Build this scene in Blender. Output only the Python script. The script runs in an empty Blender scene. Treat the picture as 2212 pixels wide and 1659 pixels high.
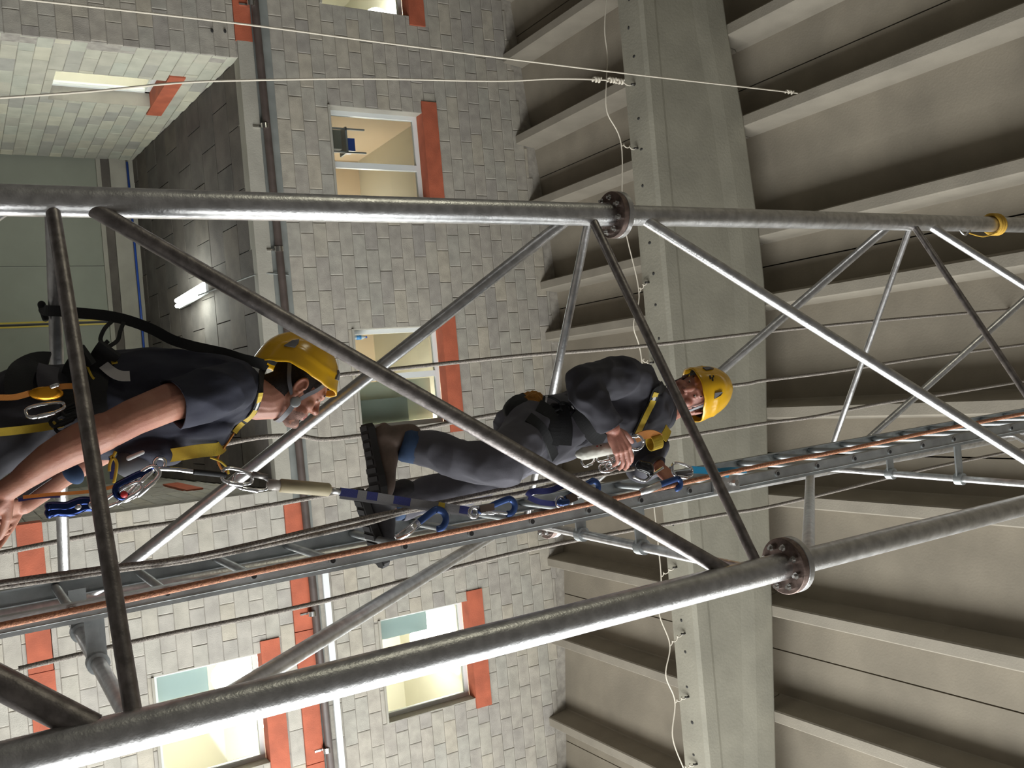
import bpy, bmesh, math, random
import numpy as np
from mathutils import Vector, Matrix, noise
from mathutils.bvhtree import BVHTree
random.seed(7)
C = bpy.context.scene.collection
SC = bpy.context.scene
# ---------------------------------------------------------------- camera
FPX = 2000.0
TH = math.radians(31.228); RO = math.radians(5.035)
FW = Vector((0, math.cos(TH), math.sin(TH))); UU = Vector((0, -math.sin(TH), math.cos(TH))); XX = Vector((1, 0, 0))
RT = XX * math.cos(RO) - UU * math.sin(RO)
UP = UU * math.cos(RO) + XX * math.sin(RO)
cd = bpy.data.cameras.new('camera'); cam = bpy.data.objects.new('camera', cd); C.objects.link(cam)
cd.sensor_fit = 'HORIZONTAL'; cd.sensor_width = 36.0; cd.lens = FPX / 2212.0 * 36.0
cd.clip_start = 0.05; cd.clip_end = 200
m3 = Matrix((UP, -RT, -FW)).transposed()
cam.matrix_world = m3.to_4x4()
SC.camera = cam
def ray(x, y): return FW + RT * ((y - 829.5) / FPX) + UP * ((x - 1106) / FPX)
def P(x, y, Y):
    r = ray(x, y); return r * (Y / r.y)
def PZ(x, y, z):
    r = ray(x, y); return r * (z / r.z)
# ---------------------------------------------------------------- world, lights, exposure
SC.view_settings.view_transform = 'Standard'; SC.view_settings.look = 'None'
SC.view_settings.gamma = 1; SC.view_settings.use_curve_mapping = False
SC.view_settings.exposure = 0.0
w = bpy.data.worlds.new('world'); SC.world = w; w.use_nodes = True
w.node_tree.nodes['Background'].inputs[0].default_value = (0.95, 0.90, 0.82, 1)
w.node_tree.nodes['Background'].inputs[1].default_value = 0.11
def area(name, loc, target, sx, sy, power, col):
    l = bpy.data.lights.new(name, 'AREA'); l.shape = 'RECTANGLE'; l.size = sx; l.size_y = sy; l.energy = power; l.color = col
    o = bpy.data.objects.new(name, l); C.objects.link(o); o.location = loc
    o.rotation_euler = (Vector(target) - Vector(loc)).to_track_quat('-Z', 'Y').to_euler(); return o
area('gate_daylight', (8.85, 4.6, 1.4), (-4, 5.6, 2.6), 13.4, 5.0, 2250, (0.95, 0.98, 0.98))
area('high_window_daylight', (8.85, 4.6, 6.7), (-4, 5.6, 4.6), 13.4, 2.8, 720, (0.93, 0.98, 1.0))
area('left_hall_lamp', (-7.4, 0.5, 4.5), (0, 6, 3.0), 0.25, 1.4, 40, (1.0, 0.97, 0.75))
# ---------------------------------------------------------------- materials
MATS = {}
def mat(name, col, rough=0.6, metal=0.0, noise_amt=0.0, nscale=8.0, bump=0.0, bscale=60.0, col2=None, emit=None, estr=0.0, spec=0.5, rand=0.0, trans=0.0, det=4):
    if name in MATS: return MATS[name]
    m = bpy.data.materials.new(name); m.use_nodes = True; nt = m.node_tree; N = nt.nodes; L = nt.links
    b = N['Principled BSDF']; b.inputs['Base Color'].default_value = (*col, 1); b.inputs['Roughness'].default_value = rough
    b.inputs['Metallic'].default_value = metal; b.inputs['Specular IOR Level'].default_value = spec
    if trans: b.inputs['Transmission Weight'].default_value = trans
    if emit: b.inputs['Emission Color'].default_value = (*emit, 1); b.inputs['Emission Strength'].default_value = estr
    tc = N.new('ShaderNodeTexCoord'); src = None
    geo = N.new('ShaderNodeNewGeometry')
    if noise_amt or col2:
        n = N.new('ShaderNodeTexNoise'); n.inputs['Scale'].default_value = nscale; n.inputs['Detail'].default_value = det
        L.new(geo.outputs['Position'], n.inputs['Vector'])
        r = N.new('ShaderNodeMapRange'); r.inputs[1].default_value = 0.35; r.inputs[2].default_value = 0.65
        L.new(n.outputs['Fac'], r.inputs[0])
        mx = N.new('ShaderNodeMix'); mx.data_type = 'RGBA'
        c2 = col2 if col2 else tuple(max(0, c * (1 - noise_amt)) for c in col)
        mx.inputs[6].default_value = (*col, 1); mx.inputs[7].default_value = (*c2, 1)
        L.new(r.outputs[0], mx.inputs[0]); src = mx.outputs[2]
        L.new(src, b.inputs['Base Color'])
    if rand:
        oi = N.new('ShaderNodeObjectInfo'); ad = N.new('ShaderNodeMath'); ad.operation = 'ADD'
        L.new(oi.outputs['Random'], ad.inputs[0]); L.new(geo.outputs['Random Per Island'], ad.inputs[1])
        fr = N.new('ShaderNodeMath'); fr.operation = 'FRACT'; L.new(ad.outputs[0], fr.inputs[0])
        cr = N.new('ShaderNodeValToRGB'); e = cr.color_ramp.elements
        e[0].position = 0; e[0].color = (1 - rand, 1 - rand, 1 - rand * .9, 1); e[1].position = 1; e[1].color = (1.0, 0.97, 0.9, 1)
        k = cr.color_ramp.elements.new(.35); k.color = (1 - rand * .3, 1 - rand * .35, 1 - rand * .45, 1)
        k = cr.color_ramp.elements.new(.7); k.color = (1 - rand * .6, 1 - rand * .5, 1 - rand * .5, 1)
        L.new(fr.outputs[0], cr.inputs[0])
        mu = N.new('ShaderNodeMix'); mu.data_type = 'RGBA'; mu.blend_type = 'MULTIPLY'; mu.inputs[0].default_value = 1
        if src: L.new(src, mu.inputs[6])
        else: mu.inputs[6].default_value = (*col, 1)
        L.new(cr.outputs[0], mu.inputs[7]); L.new(mu.outputs[2], b.inputs['Base Color'])
    if bump:
        n2 = N.new('ShaderNodeTexNoise'); n2.inputs['Scale'].default_value = bscale; n2.inputs['Detail'].default_value = 5
        L.new(geo.outputs['Position'], n2.inputs['Vector'])
        bp = N.new('ShaderNodeBump'); bp.inputs['Strength'].default_value = bump; bp.inputs['Distance'].default_value = 0.01
        L.new(n2.outputs['Fac'], bp.inputs['Height']); L.new(bp.outputs[0], b.inputs['Normal'])
    MATS[name] = m; return m
def galv(name, col, rough, rscale=30, dark=0.75, metal=1.0, bmp=0.12):
    m = mat(name, col, rough, metal, col2=tuple(c * dark for c in col), nscale=rscale, bump=bmp, bscale=120)
    nt = m.node_tree; N = nt.nodes; b = N['Principled BSDF']
    n = N.new('ShaderNodeTexNoise'); n.inputs['Scale'].default_value = 14; n.inputs['Detail'].default_value = 6
    r = N.new('ShaderNodeMapRange'); r.inputs[3].default_value = rough - .08; r.inputs[4].default_value = rough + .12
    nt.links.new(N['Geometry'].outputs['Position'] if 'Geometry' in N else N.new('ShaderNodeNewGeometry').outputs['Position'], n.inputs['Vector'])
    nt.links.new(n.outputs['Fac'], r.inputs[0]); nt.links.new(r.outputs[0], b.inputs['Roughness']); return m
M_block = mat('block_masonry', (.475, .435, .375), .9, noise_amt=.22, nscale=6, bump=.5, bscale=90, rand=.22)
M_blockL = mat('lower_block_masonry', (.51, .475, .415), .9, noise_amt=.2, nscale=5, bump=.5, bscale=90, rand=.14)
M_blockR = mat('pale_block_masonry', (.60, .58, .48), .9, noise_amt=.15, nscale=4, bump=.4, bscale=90, rand=.36)
M_mortar = mat('mortar', (.41, .375, .325), .95, noise_amt=.3, nscale=9, bump=.4)
M_conc = mat('concrete', (.40, .375, .315), .85, noise_amt=.16, nscale=2.2, bump=.3, bscale=45)
M_roof = mat('roof_concrete', (.275, .238, .182), .85, noise_amt=.2, nscale=1.6, bump=.25, bscale=40)
M_rib = mat('rib_concrete', (.27, .238, .188), .85, noise_amt=.15, nscale=2.5, bump=.25, bscale=50)
M_beam = mat('beam_concrete', (.285, .265, .208), .8, noise_amt=.18, nscale=2.0, bump=.3, bscale=35)
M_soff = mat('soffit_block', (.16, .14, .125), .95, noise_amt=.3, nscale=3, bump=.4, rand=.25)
M_orange = mat('orange_lintel', (.50, .125, .062), .75, noise_amt=.25, nscale=4, bump=.3)
M_gate = mat('gate_panel', (.28, .29, .235), .6, noise_amt=.1, nscale=1.5)
M_white = mat('white_frame', (.72, .74, .72), .4)
M_glass = mat('glass', (.9, .95, .95), .03, spec=.5, trans=1.0)
M_cream = mat('cream_plaster', (.62, .50, .36), .85, noise_amt=.06, nscale=2)
M_ceil = mat('white_plaster', (.70, .68, .58), .9)
M_dark = mat('dark_void', (.03, .028, .026), .9)
M_pipe = mat('brown_pipe', (.10, .075, .065), .5, noise_amt=.3, nscale=5)
M_cond = mat('white_conduit', (.75, .77, .76), .5)
M_grayp = mat('gray_shade_and_fittings', (.25, .26, .24), .7, noise_amt=.2, nscale=4)  # gray shadow along the pipe put into colour; also colours bin and cable
M_blue = mat('blue_plastic', (.02, .08, .42), .35)
M_galv = galv('galvanised_steel', (.74, .73, .72), .34)
M_galvd = galv('shaded_steel', (.38, .345, .33), .42, dark=.6)  # darker copy of galvanised steel: shaded side of front braces put into colour
M_flange = galv('flange_steel', (.30, .22, .19), .5, dark=.5, metal=.8)
M_alu = galv('ladder_steel', (.44, .46, .46), .45, rscale=12, metal=.85)
M_bolt = mat('bolt_steel', (.75, .74, .72), .2, 1.0)
M_chrome = mat('polished_steel', (.85, .85, .86), .12, 1.0)
M_rope = mat('cream_rope', (.62, .56, .46), .85, bump=.6, bscale=300)
M_ropeg = mat('grey_rope', (.34, .30, .25), .85, col2=(.12, .10, .09), nscale=160, bump=.5, bscale=300)
M_ropeo = mat('copper_rope', (.60, .26, .13), .7, col2=(.32, .13, .07), nscale=110, bump=.6, bscale=250)
# ---------------------------------------------------------------- mesh helpers
class MB:
    def __init__(s): s.v = []; s.f = []
    def add(s, v, f):
        o = len(s.v); s.v += [tuple(p) for p in v]; s.f += [tuple(i + o for i in q) for q in f]; return s
    def box(s, x0, x1, y0, y1, z0, z1):
        v = [(x, y, z) for x in (x0, x1) for y in (y0, y1) for z in (z0, z1)]
        return s.add(v, [(0, 1, 3, 2), (4, 6, 7, 5), (0, 4, 5, 1), (2, 3, 7, 6), (0, 2, 6, 4), (1, 5, 7, 3)])
    def obox(s, c, ax, ay, az):
        c = Vector(c); ax = Vector(ax); ay = Vector(ay); az = Vector(az)
        v = [c + ax * i + ay * j + az * k for i in (-1, 1) for j in (-1, 1) for k in (-1, 1)]
        return s.add(v, [(0, 1, 3, 2), (4, 6, 7, 5), (0, 4, 5, 1), (2, 3, 7, 6), (0, 2, 6, 4), (1, 5, 7, 3)])
    def tube(s, pts, r, n=12, cap=True, ell=1.0, side=None):
        pts = [Vector(p) for p in pts]; m = len(pts); rs = r if isinstance(r, (list, tuple)) else [r] * m
        t0 = (pts[1] - pts[0]).normalized()
        a = Vector(side) if side is not None else (Vector((0, 0, 1)) if abs(t0.z) < .9 else Vector((1, 0, 0)))
        vs = []
        for i, p in enumerate(pts):
            t = (pts[min(i + 1, m - 1)] - pts[max(i - 1, 0)]).normalized()
            a = (a - t * a.dot(t)); a = a.normalized() if a.length > 1e-6 else t.orthogonal().normalized()
            b = t.cross(a)
            for k in range(n):
                an = 2 * math.pi * k / n; vs.append(p + a * (math.cos(an) * rs[i]) + b * (math.sin(an) * rs[i] * ell))
        fs = [(i * n + k, i * n + (k + 1) % n, (i + 1) * n + (k + 1) % n, (i + 1) * n + k) for i in range(m - 1) for k in range(n)]
        if cap: fs += [tuple(range(n - 1, -1, -1)), tuple((m - 1) * n + k for k in range(n))]
        return s.add(vs, fs)
    def ribbon(s, pts, nrm, wd, th):
        # flat strap: pts, per-point normals, width, thickness
        pts = [Vector(p) for p in pts]; m = len(pts); vs = []
        for i, p in enumerate(pts):
            t = (pts[min(i + 1, m - 1)] - pts[max(i - 1, 0)]).normalized()
            n_ = Vector(nrm[i] if isinstance(nrm, list) else nrm); n_ = (n_ - t * n_.dot(t)).normalized(); b = t.cross(n_)
            for (u, q) in ((-.5, -.5), (.5, -.5), (.5, .5), (-.5, .5)): vs.append(p + b * (u * wd) + n_ * (q * th))
        fs = [(i * 4 + k, i * 4 + (k + 1) % 4, i * 4 + 4 + (k + 1) % 4, i * 4 + 4 + k) for i in range(m - 1) for k in range(4)]
        fs += [(3, 2, 1, 0), tuple((m - 1) * 4 + k for k in range(4))]
        return s.add(vs, fs)
    def ell(s, c, ax, ay, az, nu=16, nv=10):
        c = Vector(c); ax = Vector(ax); ay = Vector(ay); az = Vector(az); vs = [c - az]
        for j in range(1, nv):
            ph = -math.pi / 2 + math.pi * j / nv
            for i in range(nu):
                t = 2 * math.pi * i / nu; vs.append(c + ax * (math.cos(ph) * math.cos(t)) + ay * (math.cos(ph) * math.sin(t)) + az * math.sin(ph))
        vs.append(c + az); L = len(vs) - 1; fs = []
        for i in range(nu):
            fs.append((0, 1 + (i + 1) % nu, 1 + i)); fs.append((L, L - nu + i, L - nu + (i + 1) % nu))
            for j in range(nv - 2):
                a = 1 + j * nu; fs.append((a + i, a + (i + 1) % nu, a + nu + (i + 1) % nu, a + nu + i))
        return s.add(vs, fs)
    def ball(s, c, r, nu=12, nv=8): return s.ell(c, (r, 0, 0), (0, r, 0), (0, 0, r), nu, nv)
    def cap(s, p, q, r1, r2, n=14):
        p = Vector(p); q = Vector(q); d = q - p; L = d.length
        if L < 1e-5: return s.ball(p, r1)
        t = d / L; pts = []; rs = []
        for k in range(5):
            a = math.pi / 2 * (1 - k / 4.0); pts.append(p - t * (r1 * math.sin(a))); rs.append(max(r1 * math.cos(a), r1 * .02))
        for k in range(5):
            a = math.pi / 2 * k / 4.0; pts.append(q + t * (r2 * math.sin(a))); rs.append(max(r2 * math.cos(a), r2 * .02))
        return s.tube(pts, rs, n)
    def build(s, name, m, parent=None, smooth=False, auto=False):
        me = bpy.data.meshes.new(name); me.from_pydata(s.v, [], s.f); me.materials.append(m)
        bm = bmesh.new(); bm.from_mesh(me); bmesh.ops.recalc_face_normals(bm, faces=bm.faces); bm.to_mesh(me); bm.free()
        if smooth: me.polygons.foreach_set('use_smooth', [True] * len(me.polygons))
        if auto:
            try: me.set_sharp_from_angle(angle=math.radians(40))
            except Exception: pass
        o = bpy.data.objects.new(name, me); C.objects.link(o)
        if parent is not None: o.parent = parent; o.matrix_parent_inverse = PW[parent.name].inverted() if parent.name in PW else Matrix()
        return o
PW = {}
def tag(o, label=None, cat=None, group=None, kind=None):
    if label: o['label'] = label
    if cat: o['category'] = cat
    if group: o['group'] = group
    if kind: o['kind'] = kind
    return o
def thing(name, label, cat, loc=(0, 0, 0), group=None, kind=None):
    o = bpy.data.objects.new(name, None); C.objects.link(o); o.location = loc; o.empty_display_size = .1
    PW[o.name] = Matrix.Translation(Vector(loc)); return tag(o, label, cat, group, kind)
def struct(name, loc=(0, 0, 0)):
    return thing(name, None, None, loc, None, 'structure')
def proj(p):
    p = Vector(p); w_ = p.dot(FW)
    if w_ < .05: return None
    return (1106 + FPX * p.dot(UP) / w_, 829.5 + FPX * p.dot(RT) / w_, w_)
def inframe(p, mg=150):
    q = proj(p); return q is not None and -mg < q[0] < 2212 + mg and -mg < q[1] < 1659 + mg
# ---------------------------------------------------------------- block walls
UNIT = {}
def unit_mesh(m):
    if m.name not in UNIT:
        b = .5; c = .06
        me = bpy.data.meshes.new('block'); mb = MB()
        v = [(-b, b, -b), (b, b, -b), (b, b, b), (-b, b, b), (-b, -b + .15, -b), (b, -b + .15, -b), (b, -b + .15, b), (-b, -b + .15, b),
             (-b + .02, -b, -b + .04), (b - .02, -b, -b + .04), (b - .02, -b, b - .04), (-b + .02, -b, b - .04)]
        f = [(0, 3, 2, 1), (0, 1, 5, 4), (1, 2, 6, 5), (2, 3, 7, 6), (3, 0, 4, 7), (4, 5, 9, 8), (5, 6, 10, 9), (6, 7, 11, 10), (7, 4, 8, 11), (8, 9, 10, 11)]
        mb.add(v, f); o = mb.build('block', m); UNIT[m.name] = o.data; bpy.data.objects.remove(o)
    return UNIT[m.name]
def rects_minus(cells, opens):
    out = []
    for (a, b, c, d) in cells:
        todo = [(a, b, c, d)]
        for (oa, ob, oc, od) in opens:
            nx = []
            for (p, q, r, s_) in todo:
                if oa >= q or ob <= p or oc >= s_ or od <= r: nx.append((p, q, r, s_)); continue
                if p < oa: nx.append((p, oa, r, s_))
                if q > ob: nx.append((ob, q, r, s_))
                m0, m1 = max(p, oa), min(q, ob)
                if r < oc: nx.append((m0, m1, r, oc))
                if s_ > od: nx.append((m0, m1, od, s_))
            todo = nx
        out += [t for t in todo if t[1] - t[0] > .03 and t[3] - t[2] > .03]
    return out
def blocks(parent, m, frame, u0, u1, z0, z1, opens, ph=0.0, bl=.5, bh=.2, name='block', top=None, limit=300, seed=1):
    """frame(u, w, z) -> world; u along wall, w outward depth"""
    rnd = random.Random(seed); cells = []
    k = 0; z = z0
    while z < z1 - .02:
        off = (ph + (.5 if k % 2 else 0) + rnd.uniform(-.14, .14)) % 1.0
        u = u0 - bl * off
        while u < u1 - .01:
            a, b = max(u, u0), min(u + bl, u1)
            zt = min(z + bh, z1)
            if top is not None: zt = min(zt, top((a + b) / 2))
            if b - a > .05 and zt - z > .04: g_ = .006 if rnd.random() < .18 else .0025; cells.append((a + .0025, b - g_, z + .0025, zt - .0025))
            u += bl
        z += bh; k += 1
    cells = rects_minus(cells, opens)
    res = []
    for (a, b, c, d) in cells:
        ctr = frame((a + b) / 2, 0, (c + d) / 2)
        if not inframe(ctr, 420): continue
        q = proj(ctr); vis = inframe(ctr, 30)
        res.append(((b - a) * (d - c) / q[2] ** 2 * (1 if vis else .01), a, b, c, d))
    res.sort(reverse=True)
    me = unit_mesh(m); X = frame(1, 0, 0) - frame(0, 0, 0); Wd = frame(0, 1, 0) - frame(0, 0, 0)
    rot = Matrix((X, -Wd, Vector((0, 0, 1)))).transposed()
    st = MB()
    for i, (_, a, b, c, d) in enumerate(res):
        dp = .03 + rnd.random() * .006; ctr = frame((a + b) / 2, dp / 2 - .021, (c + d) / 2)
        M4 = Matrix.Translation(ctr) @ rot.to_4x4() @ Matrix.Diagonal((b - a, dp, d - c, 1)).to_4x4()
        if i < limit:
            o = bpy.data.objects.new(name, me); C.objects.link(o); o.parent = parent
            o.matrix_parent_inverse = PW[parent.name].inverted(); o.matrix_basis = M4
        else: st.add([M4 @ v.co for v in me.vertices], [tuple(p.vertices) for p in me.polygons])
    if st.v:
        o = st.build('block_field', m, parent); o['kind'] = 'stuff'
    return res
def backing(parent, name, m, x0, x1, y0, y1, z0, z1, opens):
    mb = MB(); xs = sorted({x0, x1} | {o[0] for o in opens} | {o[1] for o in opens}); zs = sorted({z0, z1} | {o[2] for o in opens} | {o[3] for o in opens})
    xs = [x for x in xs if x0 <= x <= x1]; zs = [z for z in zs if z0 <= z <= z1]
    for i in range(len(xs) - 1):
        for j in range(len(zs) - 1):
            cx = (xs[i] + xs[i + 1]) / 2; cz = (zs[j] + zs[j + 1]) / 2
            if any(o[0] < cx < o[1] and o[2] < cz < o[3] for o in opens): continue
            mb.box(xs[i], xs[i + 1], y0, y1, zs[j], zs[j + 1])
    return mb.build(name, m, parent)
W = 13.0
RX = [(-9, 7.92), (-5.6, 8.24), (-4.0, 8.37), (-3.0, 8.50), (-1.6, 8.60), (-.8, 8.62), (.64, 8.46), (1.7, 8.36), (3.0, 8.26), (4.3, 8.14), (5.8, 8.0), (9, 7.72)]
def zr(x):
    for i in range(len(RX) - 1):
        if x <= RX[i + 1][0] or i == len(RX) - 2:
            a, b = RX[i], RX[i + 1]; return a[1] + (b[1] - a[1]) * (x - a[0]) / (b[0] - a[0])
# openings on the big wall (x0,x1,z0,z1)
OW = [(-7.4, -5.89, 5.15, 6.58), (-4.37, -2.87, 5.13, 6.66), (-1.02, .50, 5.20, 6.67), (3.34, 4.88, 5.21, 6.70)]
LW = [(-7.6, -5.75, 6.58, 6.85), (-4.55, -2.70, 6.66, 6.92), (-1.17, .67, 6.67, 6.92), (3.19, 5.04, 6.70, 6.97)]
O4 = (3.42, 4.95, 2.0, 3.42); L4 = (3.26, 5.6, 3.42, 3.69)
# upper wall
wu = struct('wall_back', (0, W, 4.2))
backing(wu, 'wall_core', M_mortar, -9, 9, W, W + .32, 4.2, 9.1, OW + LW)
blocks(wu, M_block, lambda u, w_, z: Vector((u, W - w_, z)), -7.5, 7.0, 4.32, 8.9, OW + LW, .3, top=lambda x: zr(x) + .16, seed=3)
MB().box(-9, 9, W - .02, W, 4.2, 4.32).build('grey_band', M_grayp, wu)  # strip standing in for the gray shadow above the pipe
# slab edge band
sb = struct('trim_1', (0, W, 4.0))
MB().box(-5.18, 1.42, W - .03, W + .3, 3.84, 4.06).build('slab_edge', M_conc, sb)
MB().box(-9, -5.18, W - .03, W + .3, 3.82, 4.06).build('orange_band', M_orange, sb)
x = 1.42
rr = random.Random(4)
while x < 7:
    x2 = x + .85 + rr.random() * .2; MB().box(x, x2 - .012, W - .035 - rr.random() * .004, W + .3, 3.92, 4.18).build('orange_band', M_orange, sb); x = x2
MB().box(-9, 9, W, W + .3, 4.06, 4.2).build('recess_band', M_grayp, sb)  # same gray: shadow behind the pipe, painted in
# lower right wall
wl = struct('wall_front', (3, W, 2))
OL = [O4, L4, (1.15, 3.05, .57, .86), (3.05, 5.2, .57, .86)]
backing(wl, 'wall_core', M_mortar, 1.2, 8, W, W + .32, -1.7, 3.92, OL)
blocks(wl, M_blockL, lambda u, w_, z: Vector((u, W - w_, z)), 1.2, 7.0, -1.08, 3.92, OL, .1, seed=5)
for i, (a, b) in enumerate(((1.2, 2.15), (2.15, 3.05), (3.05, 4.1), (4.1, 5.2))):
    MB().box(a, b - .01, W - .03 - .004 * (i % 2), W + .3, .57, .86 - .01 * (i % 2)).build('orange_block', M_orange, wl)
# lower left wall
wL = struct('wall_left', (-5, W, 2))
backing(wL, 'wall_core', M_mortar, -9, -4.95, W, W + .3, -1.7, 3.84, [])
blocks(wL, M_block, lambda u, w_, z: Vector((u, W - w_, z)), -7.2, -4.93, -.08, 3.82, [], .6, seed=8)
# return wall on the left of the recess
YB = 18.9
OR = (14.25, 15.55, 1.62, 3.1); LR = (14.0, 15.9, 3.1, 3.33)
wR = struct('wall_right', (-4.95, 16, 2))
mb = MB()
for (a, b, c, d) in rects_minus([(13.3, YB, -1.7, 4.0)], [OR, LR]): mb.box(-5.25, -4.96, a, b, c, d)
mb.build('wall_core', M_mortar, wR)
blocks(wR, M_blockR, lambda u, w_, z: Vector((-4.96 + w_, u, z)), 13.0, YB, -.7, 3.9, [OR, LR], .2, top=lambda y: 3.86 - (y - 13) * .085, seed=9)
MB().box(-5.25, -4.925, LR[0], LR[1], LR[2], LR[3]).build('orange_lintel', M_orange, wR)
# other side of the recess
wS = struct('wall_side', (1.2, 16, 2))
MB().box(1.22, 1.5, 13.3, YB, -1.7, 3.9).build('wall_core', M_mortar, wS)
blocks(wS, M_blockL, lambda u, w_, z: Vector((1.22 - w_, u, z)), 13.0, YB, -.7, 3.9, [(15, 16.6, 1.0, 3.2)], .2, top=lambda y: 3.86 - (y - 13) * .085, seed=11)
MB().box(1.185, 1.4, 14.85, 16.75, 3.0, 3.25).build('orange_lintel', M_orange, wS)
# sloped soffit of the stand
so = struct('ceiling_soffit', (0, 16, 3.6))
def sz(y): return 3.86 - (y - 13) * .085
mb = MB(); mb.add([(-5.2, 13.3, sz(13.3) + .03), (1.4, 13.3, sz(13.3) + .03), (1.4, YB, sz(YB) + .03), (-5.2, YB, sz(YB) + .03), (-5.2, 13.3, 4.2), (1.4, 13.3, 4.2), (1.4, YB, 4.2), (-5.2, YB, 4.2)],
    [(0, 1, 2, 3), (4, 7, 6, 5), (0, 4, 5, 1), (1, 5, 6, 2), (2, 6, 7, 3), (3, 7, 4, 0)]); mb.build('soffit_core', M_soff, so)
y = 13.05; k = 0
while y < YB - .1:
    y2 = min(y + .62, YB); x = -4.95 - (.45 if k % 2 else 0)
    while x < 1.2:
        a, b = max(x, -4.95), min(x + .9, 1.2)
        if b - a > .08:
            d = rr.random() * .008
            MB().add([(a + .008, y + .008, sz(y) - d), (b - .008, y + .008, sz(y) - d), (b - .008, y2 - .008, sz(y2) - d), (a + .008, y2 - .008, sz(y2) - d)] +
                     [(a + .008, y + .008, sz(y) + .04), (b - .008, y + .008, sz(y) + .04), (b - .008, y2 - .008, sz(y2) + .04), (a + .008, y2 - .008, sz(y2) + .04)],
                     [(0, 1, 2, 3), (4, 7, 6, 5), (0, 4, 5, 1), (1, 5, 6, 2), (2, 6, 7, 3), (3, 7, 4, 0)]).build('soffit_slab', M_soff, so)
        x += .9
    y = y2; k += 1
# end of the recess: lintel beam and sliding gate
wE = struct('wall_end', (-2, YB, 2))
MB().box(-5.2, 1.4, YB, YB + .3, 2.93, 3.7).build('lintel_beam', M_conc, wE)
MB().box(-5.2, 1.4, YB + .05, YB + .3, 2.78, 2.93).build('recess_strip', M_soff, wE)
dg = struct('door_1', (-2, YB + .1, 0))
for (a, b) in ((-5.0, -1.88), (-1.82, 1.3)):
    xw = (b - a) / 3
    for i in range(3): MB().box(a + i * xw, a + (i + 1) * xw - .012, YB + .1, YB + .16, -1.6, 2.74).build('gate_panel', M_gate, dg)
MB().box(-1.868, -1.832, YB + .085, YB + .15, -1.6, 2.74).build('rubber_seal', mat('black_rubber', (.012, .012, .012), .6), dg)
M_yel = mat('yellow_paint', (.55, .42, .05), .5)
for a in (-1.91, -1.832): MB().box(a, a + .03, YB + .08, YB + .15, -1.6, 2.74).build('yellow_edge', M_yel, dg)
MB().box(-5.0, 1.3, YB + .06, YB + .16, 2.70, 2.78).build('top_rail', M_conc, dg)
mb = MB(); mb.tube([(-4.9, YB - .06, 3.24), (-2, YB - .06, 3.255), (1.1, YB - .06, 3.24)], .022, 8)
tag(mb.build('water_pipe', M_blue, None, True), 'thin blue pipe running along the end of the dark soffit', 'pipe')
# ---------------------------------------------------------------- windows with rooms behind
M_lit = mat('lamp_diffuser', (1, 1, 1), .5, emit=(1, .98, .86), estr=9)
def window(n, o, mull=None, y=W + .2, frame_w=.07):
    s = struct('window_%d' % n, ((o[0] + o[1]) / 2, y, (o[2] + o[3]) / 2)); a, b, c, d = o
    for q in ((a, a + frame_w, c, d), (b - frame_w, b, c, d), (a + frame_w, b - frame_w, d - frame_w, d), (a + frame_w, b - frame_w, c, c + frame_w)):
        MB().box(q[0], q[1], y, y + .07, q[2], q[3]).build('frame_bar', M_white, s)
    panes = [(a + frame_w, b - frame_w)]
    if mull is not None:
        MB().box(mull - .045, mull + .045, y - .01, y + .06, c + frame_w, d - frame_w).build('mullion', M_white, s); panes = [(a + frame_w, mull - .045), (mull + .045, b - frame_w)]
    for (p, q) in panes: MB().box(p, q, y + .03, y + .036, c + frame_w, d - frame_w).build('pane', M_glass, s)
    for q in ((a - .015, a + .002), (b - .002, b + .015)): MB().box(q[0], q[1], W - .01, y, c, d).build('reveal', M_conc, s)
    MB().box(a, b, W - .04, y + .02, c - .03, c + .004).build('sill', M_conc, s)
    return s
wins = [window(1, OW[0]), window(2, OW[1], -3.54), window(3, OW[2], -.28), window(4, OW[3]), window(5, O4)]
for i, l in enumerate(LW + [L4]):
    mb = MB(); mb.box(l[0], l[1], W - .035, W + .19, l[2], l[3]); tag(mb.build('orange_lintel', M_orange, wins[i]))
# translucent green sash leaves seen at the left of two windows
M_teal = mat('green_sash_glass', (.60, .72, .68), .3)
M_teal2 = mat('grey_green_panel', (.28, .31, .25), .6)
MB().box(3.42, 3.72, W + .30, W + .33, 5.29, 6.12).build('sash_leaf', M_teal, wins[3])
MB().box(3.50, 3.85, W + .30, W + .33, 2.08, 2.75).build('sash_leaf', M_teal, wins[4])
MB().box(.05, .43, W + .30, W + .33, 5.28, 6.12).build('sash_leaf', M_teal2, wins[2])
MB().box(-.22, .43, W + .42, W + .45, 5.28, 6.6).build('inner_door', mat('pale_green_door', (.55, .56, .42), .6), wins[2])
def room(n, x0, x1, z0, z1, wallm, lamps, strength=9):
    s = struct('room_%d' % n, ((x0 + x1) / 2, 16, z0)); y0, y1 = W + .34, W + 4.2
    MB().box(x0, x1, y1, y1 + .1, z0, z1).build('far_wall', wallm, s); MB().box(x0 - .1, x0, y0, y1, z0, z1).build('side_wall', wallm, s)
    MB().box(x1, x1 + .1, y0, y1, z0, z1).build('side_wall', M_ceil, s); MB().box(x0, x1, y0, y1, z1, z1 + .1).build('room_ceiling', M_ceil, s)
    MB().box(x0, x1, y0, y1, z0 - .1, z0).build('room_floor', M_conc, s)
    for (lx, ly, a, b) in lamps:
        pl = bpy.data.lights.new('room_lamp_light', 'POINT'); pl.energy = strength; pl.color = (1, .95, .82); pl.shadow_soft_size = .25
        po = bpy.data.objects.new('room_lamp_light', pl); C.objects.link(po); po.location = (lx, ly, z1 - .35)
    for (lx, ly, a, b) in lamps: MB().box(lx - a, lx + a, ly - b, ly + b, z1 - .06, z1 - .01).build('ceiling_lamp', M_lit, s)
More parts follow.
